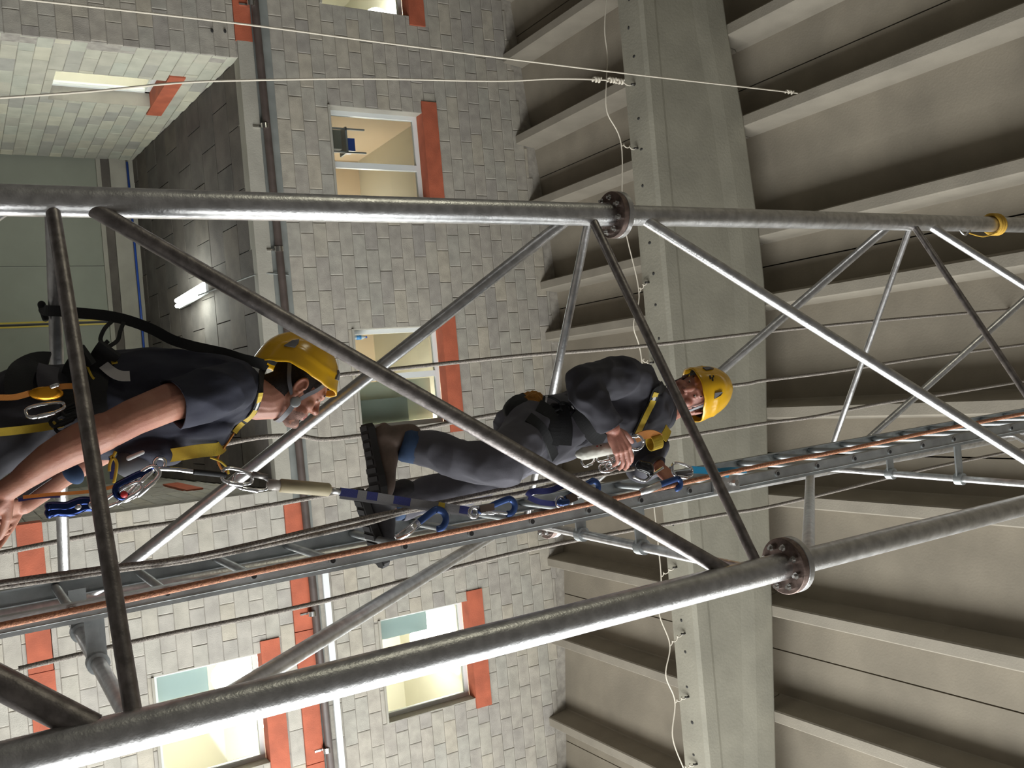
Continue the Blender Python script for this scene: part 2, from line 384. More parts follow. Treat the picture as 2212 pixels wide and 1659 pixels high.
room(1, -7.8, -4.85, 4.35, 7.3, M_ceil, [(-6.6, 15, .3, .3)], 70)
room(2, -4.7, -1.6, 4.35, 7.3, M_cream, [(-2.4, 16.4, .3, .3)], 130)
room(3, -1.5, 1.9, 4.35, 7.3, M_cream, [(1.3, 14.6, .3, .3)], 270)
room(4, 2.3, 6.5, 4.35, 7.3, M_ceil, [(4.4, 15.3, .6, .6)], 190)
room(5, 2.3, 6.5, .9, 3.75, M_ceil, [(4.2, 15.0, .7, .7)], 230)
rk = thing('metal_rack', 'grey metal rack with a blue box seen through the window above the left leg', 'rack', (-4.0, 13.75, 5.3))
M_rk = mat('rack_grey', (.30, .33, .35), .5)
for z_ in (5.35, 5.62): MB().box(-4.27, -3.86, 13.65, 13.95, z_, z_ + .03).build('shelf', M_rk, rk)
for x_ in (-4.25, -3.88): MB().box(x_, x_ + .025, 13.65, 13.68, 4.4, 5.95).build('upright', M_rk, rk)
MB().box(-4.22, -3.92, 13.68, 13.93, 5.38, 5.56).build('grey_bin', M_grayp, rk); MB().box(-4.10, -3.90, 13.68, 13.90, 5.65, 5.78).build('blue_box', M_blue, rk)
# window in the return wall
s = struct('window_6', (-5.1, 14.9, 2.3))
for q in ((OR[0], OR[0] + .07, OR[2], OR[3]), (OR[1] - .07, OR[1], OR[2], OR[3]), (OR[0], OR[1], OR[3] - .07, OR[3]), (OR[0], OR[1], OR[2], OR[2] + .07)):
    MB().box(-5.24, -5.17, q[0], q[1], q[2], q[3]).build('frame_bar', M_white, s)
MB().box(-5.21, -5.205, OR[0] + .07, OR[1] - .07, OR[2] + .07, OR[3] - .07).build('pane', M_glass, s)
for q in (OR[0] + .001, OR[1] - .013): MB().box(-5.17, -4.955, q, q + .012, OR[2], OR[3]).build('reveal', M_conc, s)
s = struct('room_6', (-6, 15, 1.6))
MB().box(-8, -7.9, 13.4, 17, -.5, 4).build('far_wall', M_ceil, s); MB().box(-8, -5.3, 13.32, 13.4, -.5, 4).build('side_wall', M_ceil, s)
MB().box(-8, -5.3, 17, 17.1, -.5, 4).build('side_wall', M_ceil, s); MB().box(-8, -5.3, 13.4, 17, 3.5, 3.6).build('room_ceiling', M_ceil, s)
MB().box(-6.4, -5.9, 14.0, 15.2, 3.42, 3.48).build('ceiling_lamp', M_lit, s)
MB().box(-7.6, -7.5, 13.6, 14.9, .9, 2.9).build('glow_panel', M_lit, s)  # glows by itself, in place of the bright part of the pane
pl = bpy.data.lights.new('room_lamp_light', 'POINT'); pl.energy = 60; po = bpy.data.objects.new('room_lamp_light', pl); C.objects.link(po); po.location = (-6.4, 14.6, 3.1)
# bottle on the sill of window 3
t = thing('water_bottle', 'clear plastic water bottle with blue label standing on a window sill', 'bottle', (-.9, W + .08, 5.2))
bx, by = -.90, W + .08
MB().tube([(bx, by, 5.204), (bx, by, 5.21), (bx, by, 5.36), (bx, by, 5.40), (bx, by, 5.42)], [.03, .034, .034, .016, .014], 12).build('bottle_body', mat('bottle_plastic', (.6, .72, .76), .15, trans=.3), t, True)
MB().tube([(bx, by, 5.27), (bx, by, 5.345)], .0355, 12).build('bottle_label', mat('bottle_label', (.08, .3, .6), .4), t, True)
MB().tube([(bx, by, 5.42), (bx, by, 5.445)], .016, 10).build('cap', M_blue, t, True)
# ---------------------------------------------------------------- roof: double-tee panels
cl = struct('ceiling', (0, 6, 8.4))
panels = [(-8.2, -5.8), (-5.8, -3.43), (-3.43, -1.2), (-1.2, 1.15), (1.15, 3.58), (3.58, 6.0), (6.0, 8.5)]
ribs = [-6.5, -5.4, -4.05, -2.95, -1.6, -.75, .62, 1.67, 3.0, 4.25, 5.6, 6.6]
FZ = .34
for (a, b) in panels:
    mb = MB(); za, zb_ = zr(a + .001) + FZ, zr(b - .001) + FZ; zm = zr((a + b) / 2) + FZ; m_ = (a + b) / 2; a_, b_ = a + .008, b - .008
    v = []
    for y in (-2.5, 13.1):
        v += [(a_, y, za), (m_, y, zm), (b_, y, zb_), (b_, y, zb_ + .1), (m_, y, zm + .1), (a_, y, za + .1)]
    mb.add(v, [(0, 1, 7, 6), (1, 2, 8, 7), (2, 3, 9, 8), (3, 4, 10, 9), (4, 5, 11, 10), (5, 0, 6, 11), (0, 5, 4, 1), (1, 4, 3, 2), (6, 7, 10, 11), (7, 8, 9, 10)])
    mb.build('roof_slab', M_roof, cl)
for x in ribs:
    for (y0, y1) in ((-2.5, 8.28), (8.30, 12.985)):
        z = zr(x); v = []
        for y in (y0, y1): v += [(x - .075, y, z + .015), (x - .06, y, z), (x + .06, y, z), (x + .075, y, z + .015), (x + .12, y, z + FZ), (x + .18, y, z + FZ + .05), (x - .18, y, z + FZ + .05), (x - .12, y, z + FZ)]
        n = 8; f = [(i, (i + 1) % n, n + (i + 1) % n, n + i) for i in range(n)] + [tuple(range(n)), tuple(range(2 * n - 1, n - 1, -1))]
        MB().add(v, f).build('roof_rib', M_rib, cl)
MB().box(-9, 9, -2.5, 13.3, 9.2, 9.3).build('roof_cover', M_dark, cl)
# main girder
g = struct('trim_2', (0, 8.3, 7.6))
prof_x = [-9 + i * .5 for i in range(37)]
Y0, Y1, ZB = 8.06, 8.50, 7.04
def ring(x):
    t = zr(x) - .002
    return [(x, Y0 + .04, ZB), (x, Y0, ZB + .04), (x, Y0, ZB + .20), (x, Y0 + .012, ZB + .24), (x, Y0 + .012, t - .50), (x, Y0 - .012, t - .30), (x, Y0 - .012, t - .02), (x, Y0 - .005, t), (x, Y1, t), (x, Y1 + .02, t - .25), (x, Y1 - .03, t - .4), (x, Y1 - .03, ZB + .3), (x, Y1, ZB + .22), (x, Y1, ZB + .04), (x, Y1 - .04, ZB)]
v = []; n = 15
for x in prof_x: v += ring(x)
f = [(i * n + k, i * n + (k + 1) % n, (i + 1) * n + (k + 1) % n, (i + 1) * n + k) for i in range(len(prof_x) - 1) for k in range(n)]
MB().add(v, f).build('girder_body', M_beam, g)
gd_ = bpy.data.objects['girder_body']; rg_ = random.Random(12); x = -6.5
while x < 6.5:
    MB().ell((x, 8.28 + rg_.uniform(-.03, .03), ZB - .001), (rg_.uniform(.014, .022), 0, 0), (0, rg_.uniform(.016, .03), 0), (0, 0, .004), 10, 6).build('anchor_hole', M_dark, gd_, True); x += rg_.uniform(.30, .42)
# ---------------------------------------------------------------- rest of the hall
MB().box(-12, 12, -6, 20, -1.75, -1.7).build('floor', mat('floor_concrete', (.11, .10, .09), .7, noise_amt=.2, nscale=2))['kind'] = 'structure'
h = struct('wall_east', (9, 5, 3))
backing_m = M_conc
mb = MB()
for (a, b, c, d) in rects_minus([(-3, 13.3, -1.7, 9.2)], [(-2.4, 11.6, -1.2, 4.1), (-2.4, 11.6, 5.2, 7.9)]): mb.box(9, 9.3, a, b, c, d)
mb.build('wall_core', M_conc, h)
h = struct('wall_west', (-9, 5, 3)); MB().box(-9.3, -9, -3, 13.3, -1.7, 9.2).build('wall_core', mat('dark_wall', (.10, .092, .082), .9), h)
# ---------------------------------------------------------------- lattice tower
A = Vector((-.658, 3.02, 0)); B = Vector((.70, 2.25, 0)); Cc = Vector((.655, 3.73, 0)); V = lambda p, z: Vector((p.x, p.y, z))
tw = thing('lattice_tower', 'galvanised three-legged steel lattice tower of round pipes with bolted flanges, filling the view', 'tower', (0, 3, -1.7))
ZF = 2.40; ZF0 = -3.6
legs = []
for nm, p in (('a', A), ('b', B), ('c', Cc)):
    for z0, z1, r in ((-1.69, ZF - .013, .0465), (ZF + .013, 7.9, .0425)):
        if nm == 'c' and z1 > 7: z1 = 7.9
        legs.append(MB().tube([V(p, z0), V(p, (z0 + z1) / 2), V(p, z1)], r, 32).build('leg', M_galv, tw, True, True))
    for k, zz in enumerate((ZF - .013, ZF + .0135)):
        fl = MB().tube([V(p, zz - .0125), V(p, zz - .0105), V(p, zz + .0105), V(p, zz + .0125)], [.094, .096, .096, .094], 40).build('flange', M_flange if k == 0 else M_galv, tw, True, True)
        if k == 0: fl0 = fl
    for k in range(8):
        a = k * math.pi / 4 + .3; q = V(p, ZF) + Vector((math.cos(a) * .071, math.sin(a) * .071, 0)); mb = MB()
        mb.tube([q - Vector((0, 0, .052)), q + Vector((0, 0, .046))], .0065, 8); mb.tube([q - Vector((0, 0, .0255)), q - Vector((0, 0, .040))], .0125, 6)
        mb.tube([q + Vector((0, 0, .026)), q + Vector((0, 0, .038))], .0125, 6); mb.build('bolt', M_bolt, fl0)
def brace(p, q, r, m=M_galv, name='brace'):
    p = Vector(p); q = Vector(q); d = (q - p).normalized()
    o = MB().tube([p + d * .035, (p + q) / 2, q - d * .035], r, 20).build(name, m, tw, True, True)
    for e in (p + d * .052, q - d * .052):
        pass
    return o
Z0, Z1, Z2, Z3, ZM = .30, 2.27, 4.35, 6.4, -1.62
for z, r in ((Z0, .0205), (Z1, .0185), (Z2, .0165), (Z3, .0165)):
    brace(V(A, z), V(B, z), r, M_galvd); brace(V(A, z), V(Cc, z), r * .98); brace(V(Cc, z), V(B, z), r * 1.02)
# diagonals: front face A-B
brace(V(A, ZM + .1), V(B, Z0 - .06), .035, M_galvd); brace(V(A, Z0 + .08), V(B, Z1 - .11), .0255, M_galvd); brace(V(A, ZF + .12), V(B, Z2 - .10), .0235); brace(V(A, Z2 + .11), V(B, Z3 - .1), .0215)
# face A-C
brace(V(Cc, ZM), V(A, Z0 - .10), .025); brace(V(Cc, Z0 + .05), V(A, Z1 - .08), .0240); brace(V(Cc, Z1 + .15), V(A, Z2 - .15), .0215); brace(V(Cc, Z2 + .12), V(A, Z3 - .1), .0205)
# face C-B
brace(V(B, Z0 + .14), V(Cc, Z1 - .10), .0240); brace(V(B, ZF + .10), V(Cc, Z2 - .12), .0240); brace(V(B, Z2 + .12), V(Cc, Z3 - .1), .021)
# ---------------------------------------------------------------- ladder
def lx(z): return .522 - .0118 * z
YN, YF = 2.845, 3.30
ld = thing('ladder', 'galvanised steel ladder with U channel side rails climbing up inside the tower', 'ladder', (.54, 3.07, -1.6))
def stile(y, s_):
    z0, z1 = -1.6, 7.6; c0, c1 = lx(z0), lx(z1); v = []
    hw = .036; d = .030; t = .004
    h0 = -.020; prof = [(h0, 0), (.020, 0), (.022, -s_ * .003), (.024, 0), (hw, 0), (hw, s_ * d), (hw - t, s_ * d), (hw - t, s_ * t), (h0 + t, s_ * t), (h0 + t, s_ * d), (h0, s_ * d)]
    for zc, cx in ((z0, c0), (z1, c1)): v += [(cx + a, y + b, zc) for a, b in prof]
    n = len(prof); f = [(i, (i + 1) % n, n + (i + 1) % n, n + i) for i in range(n)]; f += [tuple(range(n))[::-1], tuple(range(n, 2 * n))]
    return MB().add(v, f).build('side_rail', M_alu, ld)
s1 = stile(YN, 1); s2 = stile(YF + .03, -1)
M_hole = mat('rung_bore', (.015, .015, .015), .9)
k = -7
while .2435 + .2525 * k < 7.5:
    z = .2435 + .2525 * k; cx = lx(z); mb = MB(); n = 14; ro = .0135; ri = .0085
    ys = [YN - .004, YN - .004, YF + .03 + .003]
    mb.tube([(cx, YN - .004, z), (cx, YF + .032, z)], ro, n)
    rg = mb.build('rung', M_alu, ld, True, True)
    MB().tube([(cx, YN - .0052, z), (cx, YN - .0042, z)], ri, n).build('rung_bore', M_hole, rg)
    k += 1
for zc in (Z0, Z1, Z2, Z3):
    for y in (YN + .03, YF - .02):
        cx = lx(zc); xe = .70 - (y - 2.25) * .03; mb = MB()
        mb.box(cx + .012, xe + .004, y - .004, y + .004, zc - .026, zc + .026)
        mb.tube([(xe, y - .02, zc), (xe, y + .02, zc)], .031, 16)
        mb.build('ladder_bracket', M_alu, tw, False, True)
# joint plates on the near side rail
for z in (2.69,):
    cx = lx(z); pl = MB().box(cx - .03, cx + .03, YN - .012, YN - .002, z - .055, z + .09).build('splice_plate', M_galv, ld)
    for dz in (-.03, .065): MB().tube([(cx, YN - .012, z + dz), (cx, YN - .024, z + dz)], .013, 6).build('bolt', M_bolt, pl)
# ---------------------------------------------------------------- ropes
def smooth_path(pts, n=8):
    pts = [Vector(p) for p in pts]; out = []
    for i in range(len(pts) - 1):
        p0 = pts[max(i - 1, 0)]; p1 = pts[i]; p2 = pts[i + 1]; p3 = pts[min(i + 2, len(pts) - 1)]
        for k in range(n):
            t = k / n; out.append(.5 * ((2 * p1) + (p2 - p0) * t + (2 * p0 - 5 * p1 + 4 * p2 - p3) * t * t + (3 * p1 - p0 - 3 * p2 + p3) * t ** 3))
    out.append(pts[-1]); return out
def rope(name, label, pts, r, m, cat='rope', group=None, n=6, parent=None):
    o = MB().tube(smooth_path(pts), r, n).build(name, m, parent, True)
    if parent is None: tag(o, label, cat, group)
    return o
def knot(c, d, r, m, parent, ln=.1):
    c = Vector(c); d = Vector(d).normalized(); a = d.orthogonal().normalized(); b = d.cross(a); mb = MB(); pts = []
    for i in range(40):
        t = i / 39 * 5 * math.pi; pts.append(c + d * (ln * (i / 39 - .5)) + a * math.cos(t) * r * 1.5 + b * math.sin(t) * r * 1.5)
    mb.tube(pts, r, 6); return mb.build('knot', m, parent, True)
# plumb white cord tied to a roof rib, in front of the girder
pe = PZ(1725, 203, zr(-2.95) + .02); YR = pe.y
t = rope('white_rope', 'thin white cord hanging straight down from a knot on a roof rib', [P(30, -4, YR), P(510, 50, YR), P(850, 95, YR), P(1330, 156, YR), P(1695, 198, YR), pe], .0085, M_rope)
knot(P(1706, 199, YR), pe - P(1690, 197, YR), .010, M_rope, t, .12)
YG = 8.02
t = rope('tied_rope', 'thin slack cord tied to a girder hole, drooping beside the left window', [P(-10, 212, YG), P(200, 197, YG), P(400, 178, YG), P(600, 172, YG), P(800, 170, YG), P(1070, 175, YG), P(1200, 170, YG), P(1290, 172, YG), P(1345, 176, YG + .1)], .0095, M_rope)
for q in ((1290, 172), (1322, 173), (1340, 176)): knot(P(q[0], q[1], YG), (0, 0, 1), .014, M_rope, t, .1)
M_hookd = mat('dark_hook', (.05, .045, .04), .5, .6)
hooks = [(1372, 182, 1310, 172), (1378, 320, 1342, 312), (1402, 610, 1380, 628), (1412, 783, 1386, 776), (1462, 1225, 1428, 1243), (1480, 1368, 1447, 1392), (1488, 1505, 1458, 1515), (1506, 1650, 1476, 1658)]
line = [PZ(1312, -30, ZB - .02), PZ(1306, 60, ZB - .12), PZ(1312, 120, ZB - .12)]; hp = []
for i, (hx, hy, ax_, ay_) in enumerate(hooks):
    top = PZ(hx, hy, ZB); a_ = P(ax_, ay_, top.y + .12); hp.append((top, a_)); line.append(a_)
    if i < len(hooks) - 1:
        b_ = P(hooks[i + 1][2], hooks[i + 1][3], top.y + .12); mid = (a_ + b_) / 2; mid.z -= .10 if i != 3 else .02; line.append(mid)
TL = ['at the knot beside the plumb white cord', 'next one right of the plumb cord knots', 'behind the dark brace by the left flange', 'just above the upper climber shoulder', 'between the two ladder brackets and the near leg', 'just right of the near tower leg', 'second right of the near tower leg', 'at the right end of the girder']
t = rope('net_rope', 'thin cord looping from hook to hook along the concrete girder underside', line, .008, M_rope)
for i, (top, a_) in enumerate(hp):
    hk = thing('girder_tie', 'cord tie on the girder underside, ' + TL[i], 'tie', top, 'cord ties along the girder underside')
    mb = MB(); mb.tube([top + Vector((0, 0, .0)), top + Vector((0, 0, -.03)), top + Vector((0, .02, -.045))], .012, 8); mb.build('hook', M_hookd, hk, True)
    q0 = top + Vector((0, .02, -.04)); mb = MB(); pts = []
    for j in range(24):
        u = j / 23; pts.append(q0.lerp(a_, u) + Vector((math.sin(u * 14) * .018, 0, math.cos(u * 14) * .018)))
    mb.tube(pts, .007, 6); mb.build('tie_cord', M_rope, hk, True)
lab = [('grey flecked rope running behind both helmets, uppermost of those left of the ladder', [(690, 815), (870, 795), (1130, 768), (1280, 757), (1450, 741), (1700, 712), (1950, 688), (2260, 662)], 5.2, .0125),
       ('grey flecked rope passing behind the upper climber, ending beyond his helmet top', [(480, 960), (560, 945), (640, 941), (700, 949), (790, 940), (897, 928), (1000, 908), (1105, 890), (1300, 862), (1590, 832), (1650, 822), (1800, 803), (2000, 772), (2260, 738)], 4.9, .0125),
       ('grey flecked rope emerging below the lower climber, passing left of the ladder', [(-20, 1199), (220, 1152), (400, 1125), (690, 1072), (900, 1035), (1200, 985), (1450, 947), (1540, 932), (1655, 914), (1760, 900), (1900, 872), (2060, 848), (2260, 815)], 4.9, .0125),
       ('grey flecked rope hanging on the far side of the ladder, over the orange band', [(40, 1445), (340, 1375), (690, 1301), (1150, 1186), (1540, 1115), (1655, 1096), (1800, 1062), (1920, 1032), (2060, 1000), (2260, 960)], 4.9, .0125)]
for l, px, Yr, r in lab: rope('flecked_rope', l, [P(a, b, Yr) for a, b in px], r, M_ropeg, 'rope', 'flecked ropes hanging behind the tower', 8)
YT = 2.92
t = rope('twin_rope', 'dark flecked rope running up beside the ladder, inner strand of the pair', [P(-20, 1262, YT), P(150, 1238, YT), P(270, 1222, YT), P(400, 1206, YT), P(560, 1172, YT), P(780, 1121, YT), P(1000, 1076, YT), P(1130, 1048, YT), P(1250, 1026, YT), P(1345, 1008, YT)], .0085, M_ropeg, 'rope', 'twin ropes beside the ladder', 8)
YT = 2.955
t = rope('twin_rope', 'dark flecked rope running up beside the ladder, outer strand nearer the rungs', [P(-20, 1270, YT), P(150, 1247, YT), P(270, 1229, YT), P(400, 1212, YT), P(560, 1181, YT), P(780, 1133, YT), P(880, 1105, YT), P(1000, 1086, YT), P(1130, 1064, YT), P(1250, 1036, YT), P(1370, 1012, YT)], .0085, M_ropeg, 'rope', 'twin ropes beside the ladder', 8)
YO = 2.80
rope('copper_rope', 'copper coloured fleck rope running up the near side rail of the ladder', [P(-20, 1356, YO), P(260, 1298, YO), P(540, 1238, YO), P(720, 1201, YO), P(900, 1165, YO), P(1130, 1118, YO), P(1300, 1083, YO), P(1420, 1056, YO), P(1560, 1024, YO), P(1700, 995, YO), P(1800, 977, YO), P(2000, 935, YO), P(2240, 888, YO)], .0095, M_ropeo, n=10)
# yellow lashing on the left leg
M_yrope = mat('yellow_cord', (.62, .36, .04), .7, bump=.4, bscale=200)
t = thing('yellow_lashing', 'yellow cord lashed round the left tower leg near the top', 'rope', V(A, 5.1))
for i in range(3):
    pts = [V(A, 5.07 + i * .022) + Vector((math.cos(a) * .054, math.sin(a) * .054, .012 * math.cos(a))) for a in [k * math.pi / 10 for k in range(21)]]
    MB().tube(pts, .009, 8).build('cord_turn', M_yrope, t, True)
MB().tube(smooth_path([V(A, 5.06) + Vector((.05, -.03, 0)), V(A, 4.93) + Vector((.075, -.03, 0)), V(A, 4.80) + Vector((.058, -.03, 0))]), .004, 6).build('cord_tail', M_yrope, t, True)
MB().tube(smooth_path([V(A, 4.80) + Vector((.045, -.035, 0)), V(A, 4.76) + Vector((.068, -.03, 0)), V(A, 4.72) + Vector((.045, -.03, 0))]), .006, 6).build('ring', M_chrome, t, True)
# ---------------------------------------------------------------- wall fittings
def clamp(px, py, label):
    c = P(px, py, W - .1); t = thing('pipe_clamp', label, 'clamp', c, 'clamps on the brown pipe')
    MB().tube([(c.x - .035, W - .09, c.z), (c.x + .035, W - .09, c.z)], .065, 14).build('clamp_ring', M_bolt, t, True, True)
    MB().box(c.x - .012, c.x + .012, W - .05, W - .02, c.z - .16, c.z + .02).build('clamp_strap', M_bolt, t)
pz = lambda x: 4.115 + (x + 5.8) * .012
for px, py, l in ((543, 8, 'bright pipe clamp at the far left end of the brown pipe'), (573, 272, 'bright pipe clamp above the dark soffit, left of the left tower leg'), (603, 538, 'bright pipe clamp just right of the left tower leg'), (675, 1325, 'bright pipe clamp beside the rope over the orange band'), (706, 1620, 'bright pipe clamp at the far right end of the pipe')): clamp(px, py, l)
mb = MB(); mb.tube([(x, W - .09, pz(x)) for x in (-8, -5.8, -3, 0, 3, 8)], .055, 14)
tag(mb.build('brown_pipe', M_pipe, None, True), 'brown round pipe clamped horizontally across the block wall', 'pipe')
mb = MB(); mb.box(2.3, 7.5, W - .07, W - .025, 4.38, 4.47)
tag(mb.build('white_conduit', M_cond), 'perforated white cable conduit running above the orange band', 'conduit')
# lamp under the soffit
lamp = thing('strip_lamp', 'bright fluorescent strip lamp glowing under the dark sloping soffit', 'lamp', (-1.9, 15.5, 3.4))
la, lb = Vector((-1.86, 16.3, 3.40)), Vector((-1.92, 14.75, 3.50))
mb = MB(); dd = (lb - la).normalized(); mb.obox((la + lb) / 2 + Vector((0, 0, .05)), dd * .78, Vector((.09, 0, 0)), Vector((0, 0, .02))); mb.build('lamp_housing', M_white, lamp)
M_tube = mat('tube_glow', (1, 1, 1), .5, emit=(.93, 1, .93), estr=14)
for s_ in (-.045, .045):
    mb = MB(); mb.tube([la + Vector((s_, 0, 0)), lb + Vector((s_, 0, 0))], .036, 10); mb.build('fluorescent_tube', M_tube, lamp, True)
pl_ = bpy.data.lights.new('strip_lamp_light', 'POINT'); pl_.energy = 85; pl_.color = (.93, 1, .93); pl_.shadow_soft_size = .3
po = bpy.data.objects.new('strip_lamp_light', pl_); C.objects.link(po); po.location = (-1.9, 15.4, 3.2)
pl_ = bpy.data.lights.new('strip_lamp_glow', 'POINT'); pl_.energy = 9; pl_.color = (.93, 1, .93); pl_.shadow_soft_size = .1
po = bpy.data.objects.new('strip_lamp_glow', pl_); C.objects.link(po); po.location = (-1.72, 15.3, 3.38)
mb = MB(); mb.tube(smooth_path([P(428, 638, 14.2), P(500, 612, 13.6), P(558, 592, 13.05), P(600, 592, 12.96), P(624, 595, 12.95)]), .012, 6)
tag(mb.build('lamp_cable', M_grayp, None, True), 'thin grey cable from the brown pipe to the strip lamp', 'cable')
# two drill marks in the corner stones
for px, py in ((458, 66), (486, 67)):
    c = P(px, py, W - .035); mb = MB(); mb.ell(c, (.03, 0, 0), (0, .006, 0), (0, 0, .02)); o = mb.build('hole', M_dark, wL, True)
# ---------------------------------------------------------------- people helpers
def skinmat(name, col, col2):
    m = mat(name, col, .48, noise_amt=.1, nscale=18, col2=col2, bump=.12, bscale=220)
    b = m.node_tree.nodes['Principled BSDF']; b.inputs['Subsurface Weight'].default_value = .12; b.inputs['Subsurface Radius'].default_value = (.012, .005, .003); return m
M_skin1 = skinmat('skin_light', (.47, .22, .145), (.40, .165, .11)); M_skin2 = skinmat('skin_ruddy', (.45, .20, .145), (.36, .14, .10))
M_lip = mat('lips', (.36, .12, .10), .45); M_hair = mat('dark_hair', (.030, .020, .017), .75, bump=.8, bscale=500, noise_amt=.4, nscale=200)
M_stub = mat('stubble', (.33, .17, .125), .7, col2=(.17, .09, .07), nscale=420, bump=.4, bscale=500)
M_navy = mat('navy_cotton', (.026, .027, .045), .85, noise_amt=.25, nscale=14, bump=.3, bscale=700)
M_navy2 = mat('charcoal_cotton', (.055, .052, .064), .85, noise_amt=.25, nscale=12, bump=.3, bscale=700)
M_greyp = mat('grey_trousers_cloth', (.105, .10, .118), .85, noise_amt=.22, nscale=10, bump=.3, bscale=700)
M_dkp = mat('dark_trousers_cloth', (.045, .043, .052), .9, noise_amt=.25, nscale=12, bump=.3, bscale=700)
M_blk = mat('black_webbing', (.011, .011, .012), .7, bump=.3, bscale=500); M_yel2 = mat('yellow_webbing', (.66, .45, .035), .6, noise_amt=.12, nscale=40, bump=.3, bscale=500)
M_org = mat('orange_webbing', (.55, .20, .03), .6, bump=.3, bscale=500); M_helm = mat('helmet_yellow', (.80, .43, .012), .22, noise_amt=.07, nscale=14)
M_gry = mat('grey_rubber', (.16, .155, .165), .5); M_eye = mat('eye_white', (.6, .57, .52), .2); M_iris = mat('iris', (.03, .018, .012), .15)
M_jean = mat('blue_denim', (.035, .07, .15), .9, noise_amt=.3, nscale=30); M_boot = mat('brown_boot', (.15, .10, .075), .7, noise_amt=.4, nscale=22); M_sole = mat('boot_sole', (.02, .017, .016), .85)
M_bweb = mat('blue_webbing', (.018, .022, .14), .6, bump=.3, bscale=500); M_gweb = mat('grey_webbing', (.20, .19, .19), .7, bump=.3, bscale=500)
M_blu = mat('anodised_blue', (.035, .075, .22), .36, .5); M_tan = mat('tan_sleeve', (.50, .42, .26), .5, noise_amt=.1, nscale=30); M_wsl = mat('white_sleeve', (.72, .70, .62), .45)
M_gold = mat('gold_anodised', (.85, .38, .03), .25, .9); M_tur = mat('turquoise_webbing', (.01, .22, .40), .6); M_wht = mat('white_print', (.62, .60, .58), .6)
class Blob(MB):
    def loft(s, pts, rad, side, n=24):
        pts = [Vector(p) for p in pts]; m = len(pts)
        # dense resample
        P2 = smooth_path(pts, 5); R2 = []
        rr_ = [Vector((a, b, 0)) for a, b in rad]; R2 = smooth_path(rr_, 5)
        sd = Vector(side); vs = []; M_ = len(P2)
        for i, p in enumerate(P2):
            t = (P2[min(i + 1, M_ - 1)] - P2[max(i - 1, 0)]).normalized(); a = (sd - t * sd.dot(t)).normalized(); b = t.cross(a)
            for k in range(n):
                an = 2 * math.pi * k / n; vs.append(p + b * (math.cos(an) * R2[i].x) + a * (math.sin(an) * R2[i].y))
        fs = [(i * n + k, i * n + (k + 1) % n, (i + 1) * n + (k + 1) % n, (i + 1) * n + k) for i in range(M_ - 1) for k in range(n)]
        fs += [tuple(range(n - 1, -1, -1)), tuple((M_ - 1) * n + k for k in range(n))]
        return s.add(vs, fs)
    def chain(s, pts, rs, n=14):
        for i in range(len(pts) - 1): s.cap(pts[i], pts[i + 1], rs[i], rs[i + 1], n)
        return s
    def fuse(s, name, m, voxel=.006, sm=6, parent=None, disp=None, cuts=(), mats=None, solid=0, smf=.5):
        me = bpy.data.meshes.new(name); me.from_pydata(s.v, [], s.f)
        bm = bmesh.new(); bm.from_mesh(me); bmesh.ops.recalc_face_normals(bm, faces=bm.faces); bm.to_mesh(me); bm.free()
        o = bpy.data.objects.new(name + '_raw', me); C.objects.link(o)
        r = o.modifiers.new('r', 'REMESH'); r.mode = 'VOXEL'; r.voxel_size = voxel
        q = o.modifiers.new('s', 'SMOOTH'); q.factor = smf; q.iterations = sm
        dg = bpy.context.evaluated_depsgraph_get(); me2 = bpy.data.meshes.new_from_object(o.evaluated_get(dg)); bpy.data.objects.remove(o)
        me2.name = name; me2.materials.clear(); me2.materials.append(m)
        if mats:
            for x_ in mats[0]: me2.materials.append(x_)
        if disp:
            nv = len(me2.vertices); co = np.empty(nv * 3, 'f'); me2.vertices.foreach_get('co', co); co = co.reshape(-1, 3)
            no = np.empty(nv * 3, 'f'); me2.vertex_normals.foreach_get('vector', no); no = no.reshape(-1, 3); d = np.zeros(nv, 'f')
            for i in range(nv): d[i] = disp(co[i])
            co += no * d[:, None]; me2.vertices.foreach_set('co', co.ravel())
        if cuts:
            bm = bmesh.new(); bm.from_mesh(me2)
            for cu_ in cuts:
                co_, nr, R_ = cu_[:3]; cs_ = Vector(cu_[3]) if len(cu_) > 3 else Vector(co_)
                co_ = Vector(co_); fs = [f for f in bm.faces if (f.calc_center_median() - cs_).length < R_]
                g = set(fs)
                for f in fs: g.update(f.edges); g.update(f.verts)
                bmesh.ops.bisect_plane(bm, geom=list(g), plane_co=co_, plane_no=Vector(nr), clear_outer=True)
            bm.to_mesh(me2); bm.free()
        if mats:
            fn = mats[1]; idx = [fn(p.center) for p in me2.polygons]; me2.polygons.foreach_set('material_index', idx)
        me2.polygons.foreach_set('use_smooth', [True] * len(me2.polygons))
        o = bpy.data.objects.new(name, me2); C.objects.link(o)
        if solid: md = o.modifiers.new('solid', 'SOLIDIFY'); md.thickness = solid; md.offset = -1
        if parent is not None: o.parent = parent; o.matrix_parent_inverse = PW[parent.name].inverted() if parent.name in PW else Matrix()
        return o
def fold(amp, sc, st=(1, 1, 1), off=0.0):
    def f(c):
        v = Vector((c[0] * sc * st[0] + off, c[1] * sc * st[1], c[2] * sc * st[2])); n1 = noise.noise(v); n2 = noise.noise(v * 2.3 + Vector((5, 3, off)))
        return amp * (.55 - 1.6 * abs(n1)) + amp * .35 * n2
    return f
def head_frame(o, F, up):
    F = Vector(F).normalized(); U = Vector(up); U = (U - F * U.dot(F)).normalized(); S = F.cross(U)   # S points to the person's right
    return Matrix((F, S, U)).transposed().to_4x4(), Vector(o)
